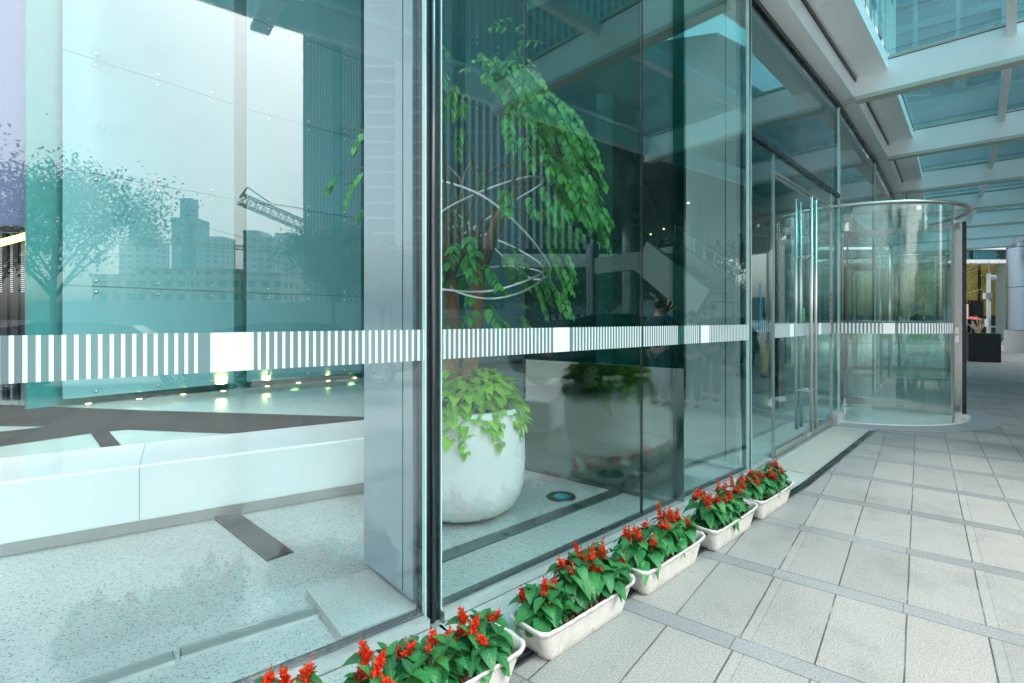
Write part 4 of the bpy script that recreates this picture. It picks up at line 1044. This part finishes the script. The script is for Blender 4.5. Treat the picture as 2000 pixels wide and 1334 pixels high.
# building far at the right, behind the trees
t = thing('plaza_building', 'dark glazed building with pale fascia and golden lit lobby beyond the hedge', 'building')
D0 = 40.0; xl = (1600 - 1000) / F * D0; xr = (2100 - 1000) / F * D0
def zz(py): return hz(py, D0)
b = MB(); b.box(((xl + xr) / 2, D0 + 6, zz(300) / 2 + 3), (xr - xl, 10, zz(300) + 6)); b.build('wall', pbr('dark_building_glass', (.03, .07, .075), .15, 0, .3, .3), t)
b = MB(); b.box(((xl + xr) / 2, D0 - .3, (zz(509) + zz(516)) / 2), (xr - xl + 1, .8, zz(509) - zz(516))); b.box(((xl + xr) / 2, D0 + .8, (zz(484) + zz(482)) / 2), (xr - xl + 1, .5, .18)); b.build('fascia', M['white_steel'], t)
for i in range(6):
    x0 = (1640 + i * 56 - 1000) / F * D0; b = MB(); b.box((x0 + .95, D0 + .9, (zz(486) + zz(508)) / 2), (1.85, .08, zz(486) - zz(508))); b.build('upper_window', pbr('blue_window', (.05, .20, .24), .08, 0, .2, .4, spec=.9), t)
for i in range(8):
    x0 = (1640 + i * 42 - 1000) / F * D0; b = MB(); b.box((x0 + .78, D0 + .92, (zz(522) + 1.2) / 2 + .6), (1.5, .08, zz(522) - 1.2)); b.build('lobby_window', pbr('golden_lobby_window', (.12, .11, .03), .2, 0, .8, .9, emit=((.40, .33, .08), .05)), t)
b = MB()
for i in range(8): x0 = (1640 + i * 42 - 1000) / F * D0; b.box((x0 - .08, D0 + .85, zz(518) / 2), (.16, .14, zz(518)))
b.build('mullions', M['black'], t)
b = MB(); b.box(((1958 - 1000) / F * D0, D0 - .5, zz(516) / 2), (.9, 1.2, zz(516))); b.build('pier', pbr('green_grey_pier', (.30, .40, .36), .5), t)
b = MB(); b.box(((1919 - 1000) / F * D0, D0 + .6, 1.5), (.8, .5, 3.0)); b.build('doorway', M['black'], t)

# ------------------------------------------------------------------ across the plaza: what the glass reflects
U = Vector((sin(R(38.3)), cos(R(38.3)))); Vn = Vector((U.y, -U.x)); UA = math.atan2(U.y, U.x)
def wheel(t, x, y):
    b = MB(); n = 28; vs = []; pr_ = [(.17, -.09), (.30, -.10), (.335, -.07), (.335, .07), (.30, .10), (.17, .09)]
    for (r_, yy) in pr_: vs += [(x + r_ * cos(2 * pi * i / n), y + yy, .335 + r_ * sin(2 * pi * i / n)) for i in range(n)]
    b.add(vs, [(k * n + i, (k + 1) * n + i, (k + 1) * n + (i + 1) % n, k * n + (i + 1) % n) for k in range(5) for i in range(n)]); w_ = b.build('tyre', M['rubber'], t, True)
    b = MB(); sg = 1 if y > 0 else -1
    for i in range(7): a = 2 * pi * i / 7; b.bar((x, y + sg * .085, .335), (x + .2 * cos(a), y + sg * .085, .335 + .2 * sin(a)), .05, .03, up=(0, 1, 0))
    b.tube([(x + .205 * cos(2 * pi * i / 20), y + sg * .08, .335 + .205 * sin(2 * pi * i / 20)) for i in range(20)], .018, 6, True); b.build('rim', M['alu'], w_)
def car(x, y, rz, paint, label, suv=True):
    t = thing('parked_car', label, 'car', (x, y, 0), rz, 'cars standing at the drop off lane')
    H = 1.66 if suv else 1.47; bl = 1.02 if suv else .92
    st = [(-2.3, .55, .86, .80, .80), (-2.2, .34, bl - .02, bl + .1, .86), (-1.75, .3, bl, H - .14, .90), (-1.0, .3, bl + .01, H - .01, .92), (0, .3, bl, H, .92), (.55, .3, bl - .01, H - .08, .92), (1.25, .3, bl - .03, bl + .02, .92), (1.9, .3, bl - .14, bl - .12, .90), (2.25, .36, .72, .74, .82), (2.34, .48, .62, .64, .74)]
    b = MB(); n = 10; vs = []
    for (xx, zl, zb, zr, hw) in st:
        cab = zr > bl + .12; tw_ = hw * (.74 if cab else .93)
        ring = [(-hw * .8, zl), (-hw, zl + .12), (-hw * 1.01, zb * .75), (-hw * .97, zb), (-tw_, zr - .04), (tw_, zr - .04), (hw * .97, zb), (hw * 1.01, zb * .75), (hw, zl + .12), (hw * .8, zl)]
        ring[4:6] = [(-tw_, zr - .03), (tw_, zr - .03)]
        vs += [(xx, a_, z_) for a_, z_ in ring]
    fs = []; gf = []
    for i in range(len(st) - 1):
        for k in range(n):
            f_ = (i * n + k, (i + 1) * n + k, (i + 1) * n + (k + 1) % n, i * n + (k + 1) % n)
            cabs = st[i][3] > bl + .05 and st[i + 1][3] > bl - .2 and (st[i][3] > bl + .12 or st[i + 1][3] > bl + .12)
            if k in (3, 5) and cabs and 1 <= i <= 5: gf.append(f_)
            elif k == 4 and (i == 1 or i == 5): gf.append(f_)
            else: fs.append(f_)
    fs += [tuple(range(n)), tuple((len(st) - 1) * n + k for k in range(n))[::-1]]
    b.add(vs, fs); bo_ = b.build('body', paint, t, False); b2_ = MB(); b2_.add(vs, gf); b2_.build('windows', M['carglass'], t, False)
    for xx in (-1.42, 1.42):
        for yy in (-.84, .84): wheel(t, xx, yy)
    for yy in (-.6, .6): b = MB(); b.ball((2.16, yy, .72), .17, 14, (.9, 1.15, .5)); b.build('headlight', M['lampglass'], t, True)
    for yy in (-.66, .66): b = MB(); b.box((-2.26, yy, .86), (.1, .24, .14)); b.build('tail_light', M['redprint'], t)
    b = MB()
    for k_ in range(3): b.box((2.33, 0, .52 + k_ * .07), (.04, .8, .025))
    b.build('grille', M['alu'], t)
    for yy in (-1, 1): b = MB(); b.ball((.95, yy, bl + .06), .11, 10, (.7, 1, .7)); b.build('mirror', paint, t, True)
    return t
c2 = Vector((10.5, 7.39)) + 2.3 * U + .9 * Vn; car(c2.x, c2.y, UA + pi, M['carblack'], 'black car with bright headlights mirrored in the glass beside the doors')
c1 = Vector((9.22, 4.41)); car(c1.x, c1.y, UA, M['carblack'], 'dark car whose roof line is mirrored behind the potted tree')
c3 = vir(0, 600, 11.5); car(c3.x, c3.y, UA, M['carwhite'], 'silver car mirrored faintly in the large left glass', False)
c4 = vir(0, 210, 11.5); car(c4.x, c4.y, UA, M['carwhite'], 'grey car mirrored left of the silver one', False)

# people
def skin_mesh(name, pts, edges, rad, mt, parent, sub=2):
    me = bpy.data.meshes.new(name); me.from_pydata([Vector(p) for p in pts], edges, []); o = bpy.data.objects.new(name, me); C.objects.link(o); o.parent = parent
    md = o.modifiers.new('skin', 'SKIN'); md.use_smooth_shade = True
    for i, v in enumerate(me.skin_vertices[0].data): r_ = rad[i]; v.radius = r_ if isinstance(r_, tuple) else (r_, r_); v.use_root = (i == 0)
    s_ = o.modifiers.new('sub', 'SUBSURF'); s_.levels = sub; s_.render_levels = sub; me.materials.append(mt); return o
def person(x, y, rz, h, label, top, legs, sleeves=None, nod=0.0, arms='down', mask=None):
    """faces local -Y"""
    t = thing('person', label, 'person', (x, y, 0), rz, None); k = h / 1.75
    def S(p): return (p[0] * k, p[1] * k, p[2] * k)
    hd = (0, -.03 - nod * .08, 1.60); hy = -nod * .06
    # body: pelvis root
    pts = [(0, 0, .95), (0, 0, 1.12), (0, .01, 1.32), (0, 0, 1.44), (0, hy * .5, 1.51), (0, hy - .01, 1.60), (0, hy - .01, 1.68)]
    rad = [(.15, .11), (.135, .10), (.16, .11), (.10, .08), .055, (.078, .095), (.07, .085)]
    ed = [(i, i + 1) for i in range(6)]
    arm = {'down': [(.19, 0, 1.40), (.24, .02, 1.14), (.24, -.05, .90), (.24, -.08, .82)], 'phone': [(.19, 0, 1.40), (.24, -.02, 1.15), (.10, -.22, 1.22), (.04, -.30, 1.28)]}[arms]
    for sg in (-1, 1):
        n0 = len(pts); pts += [(a[0] * sg, a[1], a[2]) for a in arm]; rad += [.055, .042, .032, .028]; ed += [(3, n0), (n0, n0 + 1), (n0 + 1, n0 + 2), (n0 + 2, n0 + 3)]
        n0 = len(pts); sw = .05 * sg
        pts += [(.09 * sg, 0, .90), (.105 * sg, -.02 + sw, .50), (.11 * sg, .02 + sw, .10), (.115 * sg, -.13 + sw, .035)]; rad += [.085, .058, .042, (.035, .04)]; ed += [(0, n0), (n0, n0 + 1), (n0 + 1, n0 + 2), (n0 + 2, n0 + 3)]
    rad = [tuple(v * k for v in r_) if isinstance(r_, tuple) else r_ * k for r_ in rad]
    skin_mesh('body', [S(p) for p in pts], ed, rad, M['skin'], t)
    # shirt or jacket
    g_ = 1.14
    tp = [(0, 0, .90)] + pts[1:4]; tr_ = [(.172, .135), (.160, .125), (.178, .128), (.125, .10)]; te = [(0, 1), (1, 2), (2, 3)]
    for sg in (-1, 1): n0 = len(tp); tp = tp + [(a[0] * sg, a[1], a[2]) for a in arm[:2]]; tr_ += [.072, .058]; te += [(3, n0), (n0, n0 + 1)]
    skin_mesh('top', [S(p) for p in tp], te, [tuple(v * k for v in r_) if isinstance(r_, tuple) else r_ * k for r_ in tr_], top, t)
    for sg in (-1, 1):
        sp = [(a[0] * sg, a[1], a[2]) for a in arm[1:3]]; skin_mesh('sleeve', [S(p) for p in sp], [(0, 1)], [.054 * k, .043 * k], sleeves or top, t, 1)
    lp = [(0, 0, .97)]; lr_ = [(.165, .125)]; le = []
    for sg in (-1, 1): n0 = len(lp); sw = .05 * sg; lp += [(.095 * sg, 0, .86), (.108 * sg, -.02 + sw, .50), (.112 * sg, .02 + sw, .11)]; lr_ += [.103, .078, .062]; le += [(0, n0), (n0, n0 + 1), (n0 + 1, n0 + 2)]
    skin_mesh('trousers', [S(p) for p in lp], le, [tuple(v * k for v in r_) if isinstance(r_, tuple) else r_ * k for r_ in lr_], legs, t)
    for sg in (-1, 1):
        sw = .05 * sg; skin_mesh('shoe', [S((.112 * sg, .05 + sw, .05)), S((.115 * sg, -.06 + sw, .045)), S((.12 * sg, -.17 + sw, .035))], [(0, 1), (1, 2)], [.046 * k, .045 * k, .036 * k], M['rubber'], t, 1)
    b = MB(); hx, hyy, hzz = S((0, hy + .02, 1.665)); b.ball((hx, hyy, hzz), .105 * k, 16, (.86, 1.0, .88)); b.build('hair', M['hair'], t, True)
    b = MB(); fx, fy, fz = S((0, hy - .105, 1.605)); b.ball((fx, fy, fz), .016 * k, 8, (.8, 1.2, 1.4))
    for sg in (-1, 1): ex, ey, ez = S((.085 * sg, hy, 1.61)); b.ball((ex, ey, ez), .025 * k, 8, (.4, .7, 1.2))
    b.build('nose_and_ears', M['skin'], t, True)
    b = MB()
    for sg in (-1, 1): ex, ey, ez = S((.032 * sg, hy - .092, 1.635)); b.ball((ex, ey, ez), .011 * k, 8)
    b.build('eyes', M['hair'], t, True)
    for sg in (-1, 1):   # fingers
        hnd = Vector(arm[3]); hnd.x *= sg; b = MB(); dr_ = (Vector(arm[3]) - Vector(arm[2])).normalized(); dr_.x *= sg
        for f_ in range(4):
            o_ = Vector((0, (f_ - 1.5) * .018, 0)) if arms == 'down' else Vector(((f_ - 1.5) * .018, 0, 0)); p0 = hnd + o_; L = .06 + .012 * (1.5 - abs(f_ - 1.5)); p1 = p0 + dr_ * L * .55; p2 = p1 + (dr_ + Vector((-.5 * sg, -.1, 0))).normalized() * L * .45
            b.tube([S(p0), S(p1), S(p2)], [.0095 * k, .0085 * k, .007 * k], 6)
        p0 = hnd + Vector((0, -.03, .02)); b.tube([S(p0), S(p0 + Vector((0, -.03, -.02))), S(p0 + Vector((-.01 * sg, -.035, -.045)))], [.011 * k, .009 * k, .008 * k], 6)
        b.build('fingers', M['skin'], t, True)
    if mask:
        b = MB(); mx, my, mz = S((0, hy - .075, 1.575)); b.ball((mx, my, mz), .062 * k, 12, (1.0, .7, .85)); b.build('face_mask', mask, t, True)
    if arms == 'phone':
        b = MB(); p_ = S((0, -.36, 1.33)); b.box(p_, (.15 * k, .012, .08 * k)); b.build('phone_hold', M['black'], t)
    return t
vb = Vector((.487 * 13.4, 13.4)); person(vb.x, vb.y, R(25), 1.68, 'boy in black tee over white sleeves and khaki trousers looking down', M['clothblack'], M['khaki'], M['clothwhite'], 1.0)
vm = vir(1, 1388, 9.6); person(vm.x, vm.y, R(-60), 1.80, 'man in dark jacket mirrored in the glass left of the doors', M['clothblack'], M['clothblack'], None, .2)
vw = vir(1, 1350, 8.9); person(vw.x, vw.y, R(-60), 1.66, 'person in black mask and dark clothes mirrored in front of the man', M['clothblack'], M['clothblack'], None, .2, 'down', M['clothblack'])
vh = vir(1, 1288, 9.0); person(vh.x, vh.y, R(130), 1.86, 'person in navy shirt mirrored with the back turned', M['navy'], M['navy'])

# stairs mirrored above the people
sa = vir(1, 1318, 17.0); sb = vir(1, 1440, 15.0)
t = thing('outdoor_stair', 'pale steel stair with glass balustrade across the plaza', 'stair')
za_, zb_ = hz(505, 17), hz(598, 15)
b = MB(); b.bar((sa.x, sa.y, za_), (sb.x, sb.y, zb_), .14, 1.0); d_ = (sb - sa).normalized(); n_ = Vector((-d_.y, d_.x)) * 1.5
b.bar((sa.x + n_.x, sa.y + n_.y, za_), (sb.x + n_.x, sb.y + n_.y, zb_), .14, 1.0); gs_ = pbr('stair_grey', (.30, .36, .36), .5); b.build('stringers', gs_, t)
b = MB(); l0 = sa - d_ * 4
b.bar((l0.x, l0.y, za_ + .1), (sa.x, sa.y, za_ + .1), .2, .6); l1 = sb + d_ * 2.2; b.bar((sb.x, sb.y, zb_ - .1), (l1.x, l1.y, zb_ - .1), .2, .6)
b.build('landings', gs_, t)
b = MB()
for i in range(12): q_ = sa.lerp(sb, i / 11) + n_ / 2; b.box((q_.x, q_.y, za_ + (zb_ - za_) * i / 11 + .1), (.3, 1.4, .04), math.atan2(d_.y, d_.x))
b.build('treads', M['steel_dark'], t)
b = MB()
for i in range(7):
    q_ = sa.lerp(sb, i / 6); z_ = za_ + (zb_ - za_) * i / 6; b.tube([(q_.x, q_.y, z_), (q_.x, q_.y, z_ + 1.1)], .02, 6)
b.tube([(sa.x, sa.y, za_ + 1.1), (sb.x, sb.y, zb_ + 1.1)], .03, 6); b.tube([(sa.x, sa.y, za_ + .7), (sb.x, sb.y, zb_ + .7)], .015, 6); b.build('railing', M['alu'], t)

# big dark soffit on round columns, mirrored in the right half of the glass
sof = [vir(1, px, d_) for px, d_ in ((1035, 12.2), (1062, 15.5), (1085, 20), (1112, 26), (1150, 31), (1200, 36), (1300, 40), (1480, 42), (1640, 36), (1700, 24), (1640, 14), (1400, 11.0))]
def soff_mat():
    m, nt, b, o = mat('gridded_soffit'); n = N(nt); x, y, z = n.xyz(n.obj())
    g1 = n.m('LESS_THAN', n.m('FRACT', n.m('DIVIDE', n.m('ADD', x, n.m('MULTIPLY', y, .3)), 1.5)), .05); g2_ = n.m('LESS_THAN', n.m('FRACT', n.m('DIVIDE', n.m('SUBTRACT', y, n.m('MULTIPLY', x, .3)), 1.5)), .05)
    nt.links.new(n.mix(n.m('MAXIMUM', g1, g2_), (.10, .13, .13), (.01, .015, .015)), b.inputs['Base Color']); b.inputs['Roughness'].default_value = .3; return m
t = thing('porte_cochere', 'dark gridded soffit on round metal columns across the drop off lane', 'soffit')
b = MB(); b.prism([tuple(p) for p in sof], 6.4, 7.6); b.build('soffit_slab', soff_mat(), t)
for px, dep, r_ in ((1157, 34, .42), (1231, 27, .44), (1352, 22, .40)):
    q_ = vir(1, px, dep); b = MB(); b.cyl((q_.x, q_.y, 0), r_, 6.42, 32); co = b.build('column', pbr('column_metal', (.34, .42, .46), .25, .7, .04, .5), t, True)
    b = MB(); [b.cyl((q_.x, q_.y, z_), r_ + .01, .04, 32) for z_ in (1.6, 3.4, 5.2)]; b.build('ring_joint', M['black'], co, True)
b = MB()
for i in range(5): q_ = Vector(random.choice(sof)).lerp(sum(sof, Vector((0, 0))) / len(sof), random.uniform(.3, .8)); b.cyl((q_.x, q_.y, 6.38), .045, .02, 10)
b.build('downlights', M['lamp'], t)

# towers
def frame2(k, pxa, pxb, dep): a = vir(k, pxa, dep); c = vir(k, pxb, dep); return a, c
def tower_box(name, k, pxa, pxb, dep, ztop, mt, label, thick=14, cat='building', parent=None, z0=0):
    a, c = frame2(k, pxa, pxb, dep); d = (c - a).normalized(); nn = Vector((-d.y, d.x)); m_ = (a + c) / 2
    if m_.dot(nn) < 0: nn = -nn
    t = thing(name, label, cat, (m_.x, m_.y, 0), math.atan2(d.y, d.x)); sg = 1 if Vector((-sin(t.rotation_euler.z), cos(t.rotation_euler.z))).dot(nn) > 0 else -1
    b = MB(); b.box((0, sg * thick / 2, (ztop + z0) / 2), ((c - a).length, thick, ztop - z0)); b.build('wall', mt, t); return t, (c - a).length, sg
glassdark = pbr('tower_glass_dark', (.02, .07, .10), .12, 0, .25, .12, spec=.8)
t, L, sg = tower_box('finned_tower', 1, 800, 1230, 70, 100, glassdark, 'tall tower with pale vertical fins mirrored around the potted tree', 20)
b = MB(); nf = int(L / .95)
for i in range(nf): b.box((-L / 2 + (i + .5) * L / nf, -sg * .35, 56), (.40, .7, 90))
b.build('fins', pbr('pale_fin', (.70, .78, .82), .4), t)
b = MB()
for i in range(24): b.box((0, -sg * .06, 12 + i * 3.7), (L, .12, .5))
b.build('floor_lines', pbr('floor_line', (.12, .22, .26), .4), t)
t, L, sg = tower_box('podium_block', 1, 985, 1300, 52, hz(505, 52), facade_mat('podium_glazing', (.30, .42, .42), (.06, .14, .15), 2.5, 3.4), 'low podium with white parapet below the finned tower', 8)
b = MB(); b.box((0, -sg * .3, hz(510, 52)), (L + .6, .8, 1.3)); b.build('parapet', M['white_steel'], t)
t, L, sg = tower_box('ribbed_tower', 0, 592, 716, 75, 90, pbr('ribbed_tower_glass', (.17, .34, .36), .2, 0, .1, .1), 'grey green tower with fine vertical ribs mirrored left of the fin', 16)
b = MB(); nf = int(L / .42)
for i in range(nf): b.box((-L / 2 + (i + .5) * L / nf, -sg * .15, 46), (.16, .3, 88))
b.build('ribs', pbr('rib_grey', (.62, .76, .76), .4), t)
b = MB(); b.box((L * .05, -sg * .4, 45), (1.0, .4, 88)); b.build('recess', M['tealpier'], t)
t, L, sg = tower_box('banded_tower', 0, 716, 835, 60, 80, pbr('banded_tower_glass', (.13, .24, .30), .15, 0, .15, .1), 'blue grey tower with horizontal floor bands mirrored over the grey fin', 16)
b = MB()
for i in range(40): b.box((0, -sg * .15, 8 + i * 1.75), (L + .3, .3, .28))
b.build('floor_bands', pbr('band_white', (.58, .66, .70), .4), t)
b = MB(); b.box((L * .12, -sg * .35, 44), (1.9, .4, 70)); b.build('lift_shaft', pbr('bright_cladding', (.75, .80, .84), .4), t)
# curved pale glass building above
t, L, sg = tower_box('pale_glass_block', 1, 1020, 1300, 95, 110, facade_mat('pale_curtain', (.50, .60, .64), (.30, .42, .46), 3.0, 4.0, .9, .9), 'pale glazed block behind the finned tower', 12)
t = thing('slab_tower', 'teal banded tower behind the plaza, seen through the canopy glass', 'building', (62, 84, 0), R(-35))
b = MB(); b.box((0, 0, 45), (78, 14, 90)); b.build('wall', pbr('slab_tower_glass', (.02, .09, .11), .15, 0, .3, .05), t)
b = MB()
for i in range(22): b.box((0, -7.2, 6 + i * 3.9), (78.4, .5, 1.1))
b.build('floor_bands', pbr('slab_tower_band', (.10, .24, .27), .4), t)
b = MB()
for i in range(16): b.box((-36 + i * 4.8, -7.3, 45), (.5, .6, 88))
b.build('piers', pbr('slab_tower_pier', (.22, .36, .38), .4), t)
# city, far
far = facade_mat('far_tower_haze_tint', (.46, .60, .68), (.30, .46, .56), 4.2, 3.6, .7, .5)  # pale blue of distance haze is put into wall and window colours
t, L, sg = tower_box('far_tower', 0, 335, 381, 420, hz(425, 420), far, 'skyscraper coloured pale blue for haze with stepped crown beyond the crane', 20)
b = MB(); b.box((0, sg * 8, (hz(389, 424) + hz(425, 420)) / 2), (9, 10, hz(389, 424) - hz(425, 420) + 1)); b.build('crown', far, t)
resi_haze = facade_mat('residential_tower', (.70, .75, .74), (.24, .34, .38), 5.0, 3.4, .5, .55)  # walls lightened to imitate haze, there is no air volume
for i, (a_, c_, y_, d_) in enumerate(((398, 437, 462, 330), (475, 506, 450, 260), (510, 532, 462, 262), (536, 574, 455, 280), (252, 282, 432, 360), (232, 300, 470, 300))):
    tower_box('residential_tower', 0, a_, c_, d_, hz(y_, d_), resi_haze, ['slim tower in haze-paled colour right of the crane mast', 'white balconied tower left of a twin', 'white balconied tower, slimmer twin', 'cream residential tower behind the ribbed tower', 'haze-coloured tower above the left tree', 'low haze-coloured block behind the left tree'][i], 14)
apt_haze = facade_mat('apartment_front_haze', (.80, .62, .42), (.10, .16, .17), 3.1, 3.0, .55, .5)  # wall colour raised to carry the paleness of haze
for i, (a_, c_, y_) in enumerate(((180, 262, 540), (266, 376, 529), (384, 470, 530), (474, 546, 537))):
    d_ = 120; t, L, sg = tower_box('apartment_block', 0, a_, c_, d_, hz(y_, d_), apt_haze, ['leftmost cream apartment block with orange roof trim', 'long cream apartment block with orange roof trim', 'cream apartment block right of the crane mast', 'rightmost cream apartment block with orange trim'][i], 12)
    b = MB(); b.box((0, 0, hz(y_, d_) + .2), (L + .5, 1.2, .6)); b.build('roof_trim', pbr('terracotta_trim', (.50, .26, .10), .7), t)
    b = MB()
    for f_ in range(4):
        for j in range(int(L / 3.1)): b.box((-L / 2 + 1.6 + j * 3.1, -sg * .45, 2.2 + f_ * 3.0), (1.7, .9, .9))
    b.build('balconies', pbr('cream_balcony', (.80, .72, .60), .6), t)
# hoarding
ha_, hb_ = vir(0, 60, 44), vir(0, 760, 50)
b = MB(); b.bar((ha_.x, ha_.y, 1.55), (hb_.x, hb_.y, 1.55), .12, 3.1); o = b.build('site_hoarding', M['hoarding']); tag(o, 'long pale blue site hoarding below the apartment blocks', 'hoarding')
hc = vir(1, 1480, 52); hd_ = vir(1, 850, 46)
b = MB(); b.bar((hd_.x, hd_.y, 1.2), (hc.x, hc.y, 1.2), .12, 2.4); tag(b.build('boundary_wall', M['hoarding']), 'low pale boundary wall under the plaza trees', 'wall')
# cranes
def lattice(mb, a, c, w_, n_, th):
    a = Vector(a); c = Vector(c); d = (c - a).normalized(); up = Vector((0, 0, 1)) if abs(d.z) < .9 else Vector((1, 0, 0)); x = d.cross(up).normalized() * w_ / 2; y = x.cross(d).normalized() * w_ / 2
    cs = [x + y, x - y, -x - y, -x + y]
    for q in cs: mb.bar(a + q, c + q, th)
    for i in range(n_):
        p0 = a.lerp(c, i / n_); p1 = a.lerp(c, (i + 1) / n_)
        for j in range(4): mb.bar(p0 + cs[j], p1 + cs[(j + 1) % 4], th * .6); mb.bar(p0 + cs[j], p0 + cs[(j + 1) % 4], th * .6)
m0 = vir(0, 370, 140); t = thing('tower_crane', 'hammerhead tower crane standing behind the apartment blocks', 'crane')
b = MB(); zt = hz(480, 140); lattice(b, (m0.x, m0.y, 0), (m0.x, m0.y, zt), 1.8, 14, .28); lattice(b, (m0.x, m0.y, zt), (m0.x, m0.y, hz(436, 140)), 1.0, 4, .2); b.build('mast', pbr('crane_green', (.10, .26, .24), .6), t)
j0, j1 = vir(0, 284, 140), vir(0, 572, 146); b = MB(); lattice(b, (j0.x, j0.y, hz(470, 140)), (j1.x, j1.y, hz(492, 146)), 1.1, 26, .18); b.build('jib', M['crane'], t)
b = MB(); b.bar((m0.x, m0.y, hz(436, 140)), (j1.x, j1.y, hz(490, 146)), .12); b.bar((m0.x, m0.y, hz(436, 140)), (j0.x, j0.y, hz(468, 140)), .12); b.box((j0.x, j0.y, hz(474, 140)), (5, 3, 2.2), .4); b.build('tie_bars', M['steel_dark'], t)
t = thing('luffing_crane', 'yellow lattice crane boom rising over the city', 'crane'); b = MB()
q0_, q1_ = vir(0, 700, 92), vir(0, 468, 78); q0_ = vir(0, 760, 92)
lattice(b, (q0_.x, q0_.y, hz(512, 92)), (q1_.x, q1_.y, hz(388, 78)), 1.5, 22, .17); qm = vir(0, 484, 79); b.bar((q1_.x, q1_.y, hz(386, 78)), (qm.x, qm.y, hz(366, 79)), .2); qn = vir(0, 530, 82); b.bar((qm.x, qm.y, hz(366, 79)), (qn.x, qn.y, hz(398, 82)), .14); b.build('boom', M['crane'], t)
b = MB(); qz = vir(0, 700, 90); b.bar((qn.x, qn.y, hz(398, 82)), (qz.x, qz.y, hz(424, 90)), .10); b.build('cable', M['steel_dark'], t)
b = MB(); b.box((q0_.x, q0_.y, hz(512, 92) / 2), (2.2, 2.2, hz(512, 92))); b.build('mast', M['crane'], t)
# trees across the plaza
tsp = [(0, -10, 21, 8.6, 4.0, 'broad street tree mirrored at the left of the panels'), (0, 105, 25, 8.2, 3.9, 'spreading street tree mirrored over the first panel'), (0, 652, 30, 6.6, 2.6, 'street tree mirrored beside the grey fin'), (0, 745, 34, 6.4, 3.4, 'street tree mirrored over the grey fin'),
       (1, 1300, 30, 5.6, 3.2, 'bushy tree mirrored right of the round columns'), (1, 1380, 26, 5.2, 2.6, 'bushy tree mirrored under the stair'), (1, 1075, 44, 5.6, 4.2, 'tree mirrored left of the round columns'), (1, 1190, 42, 5.6, 3.6, 'tree mirrored between the round columns')]
for i, (k, px, dep, h, cr, lb) in enumerate(tsp):
    q_ = vir(k, px, dep); tree('street_tree', q_.x, q_.y, h, cr, lb, 'street trees across the plaza', 40 + i, 9500 if k == 0 else 6000, M['street_leaf'], .18, .16)
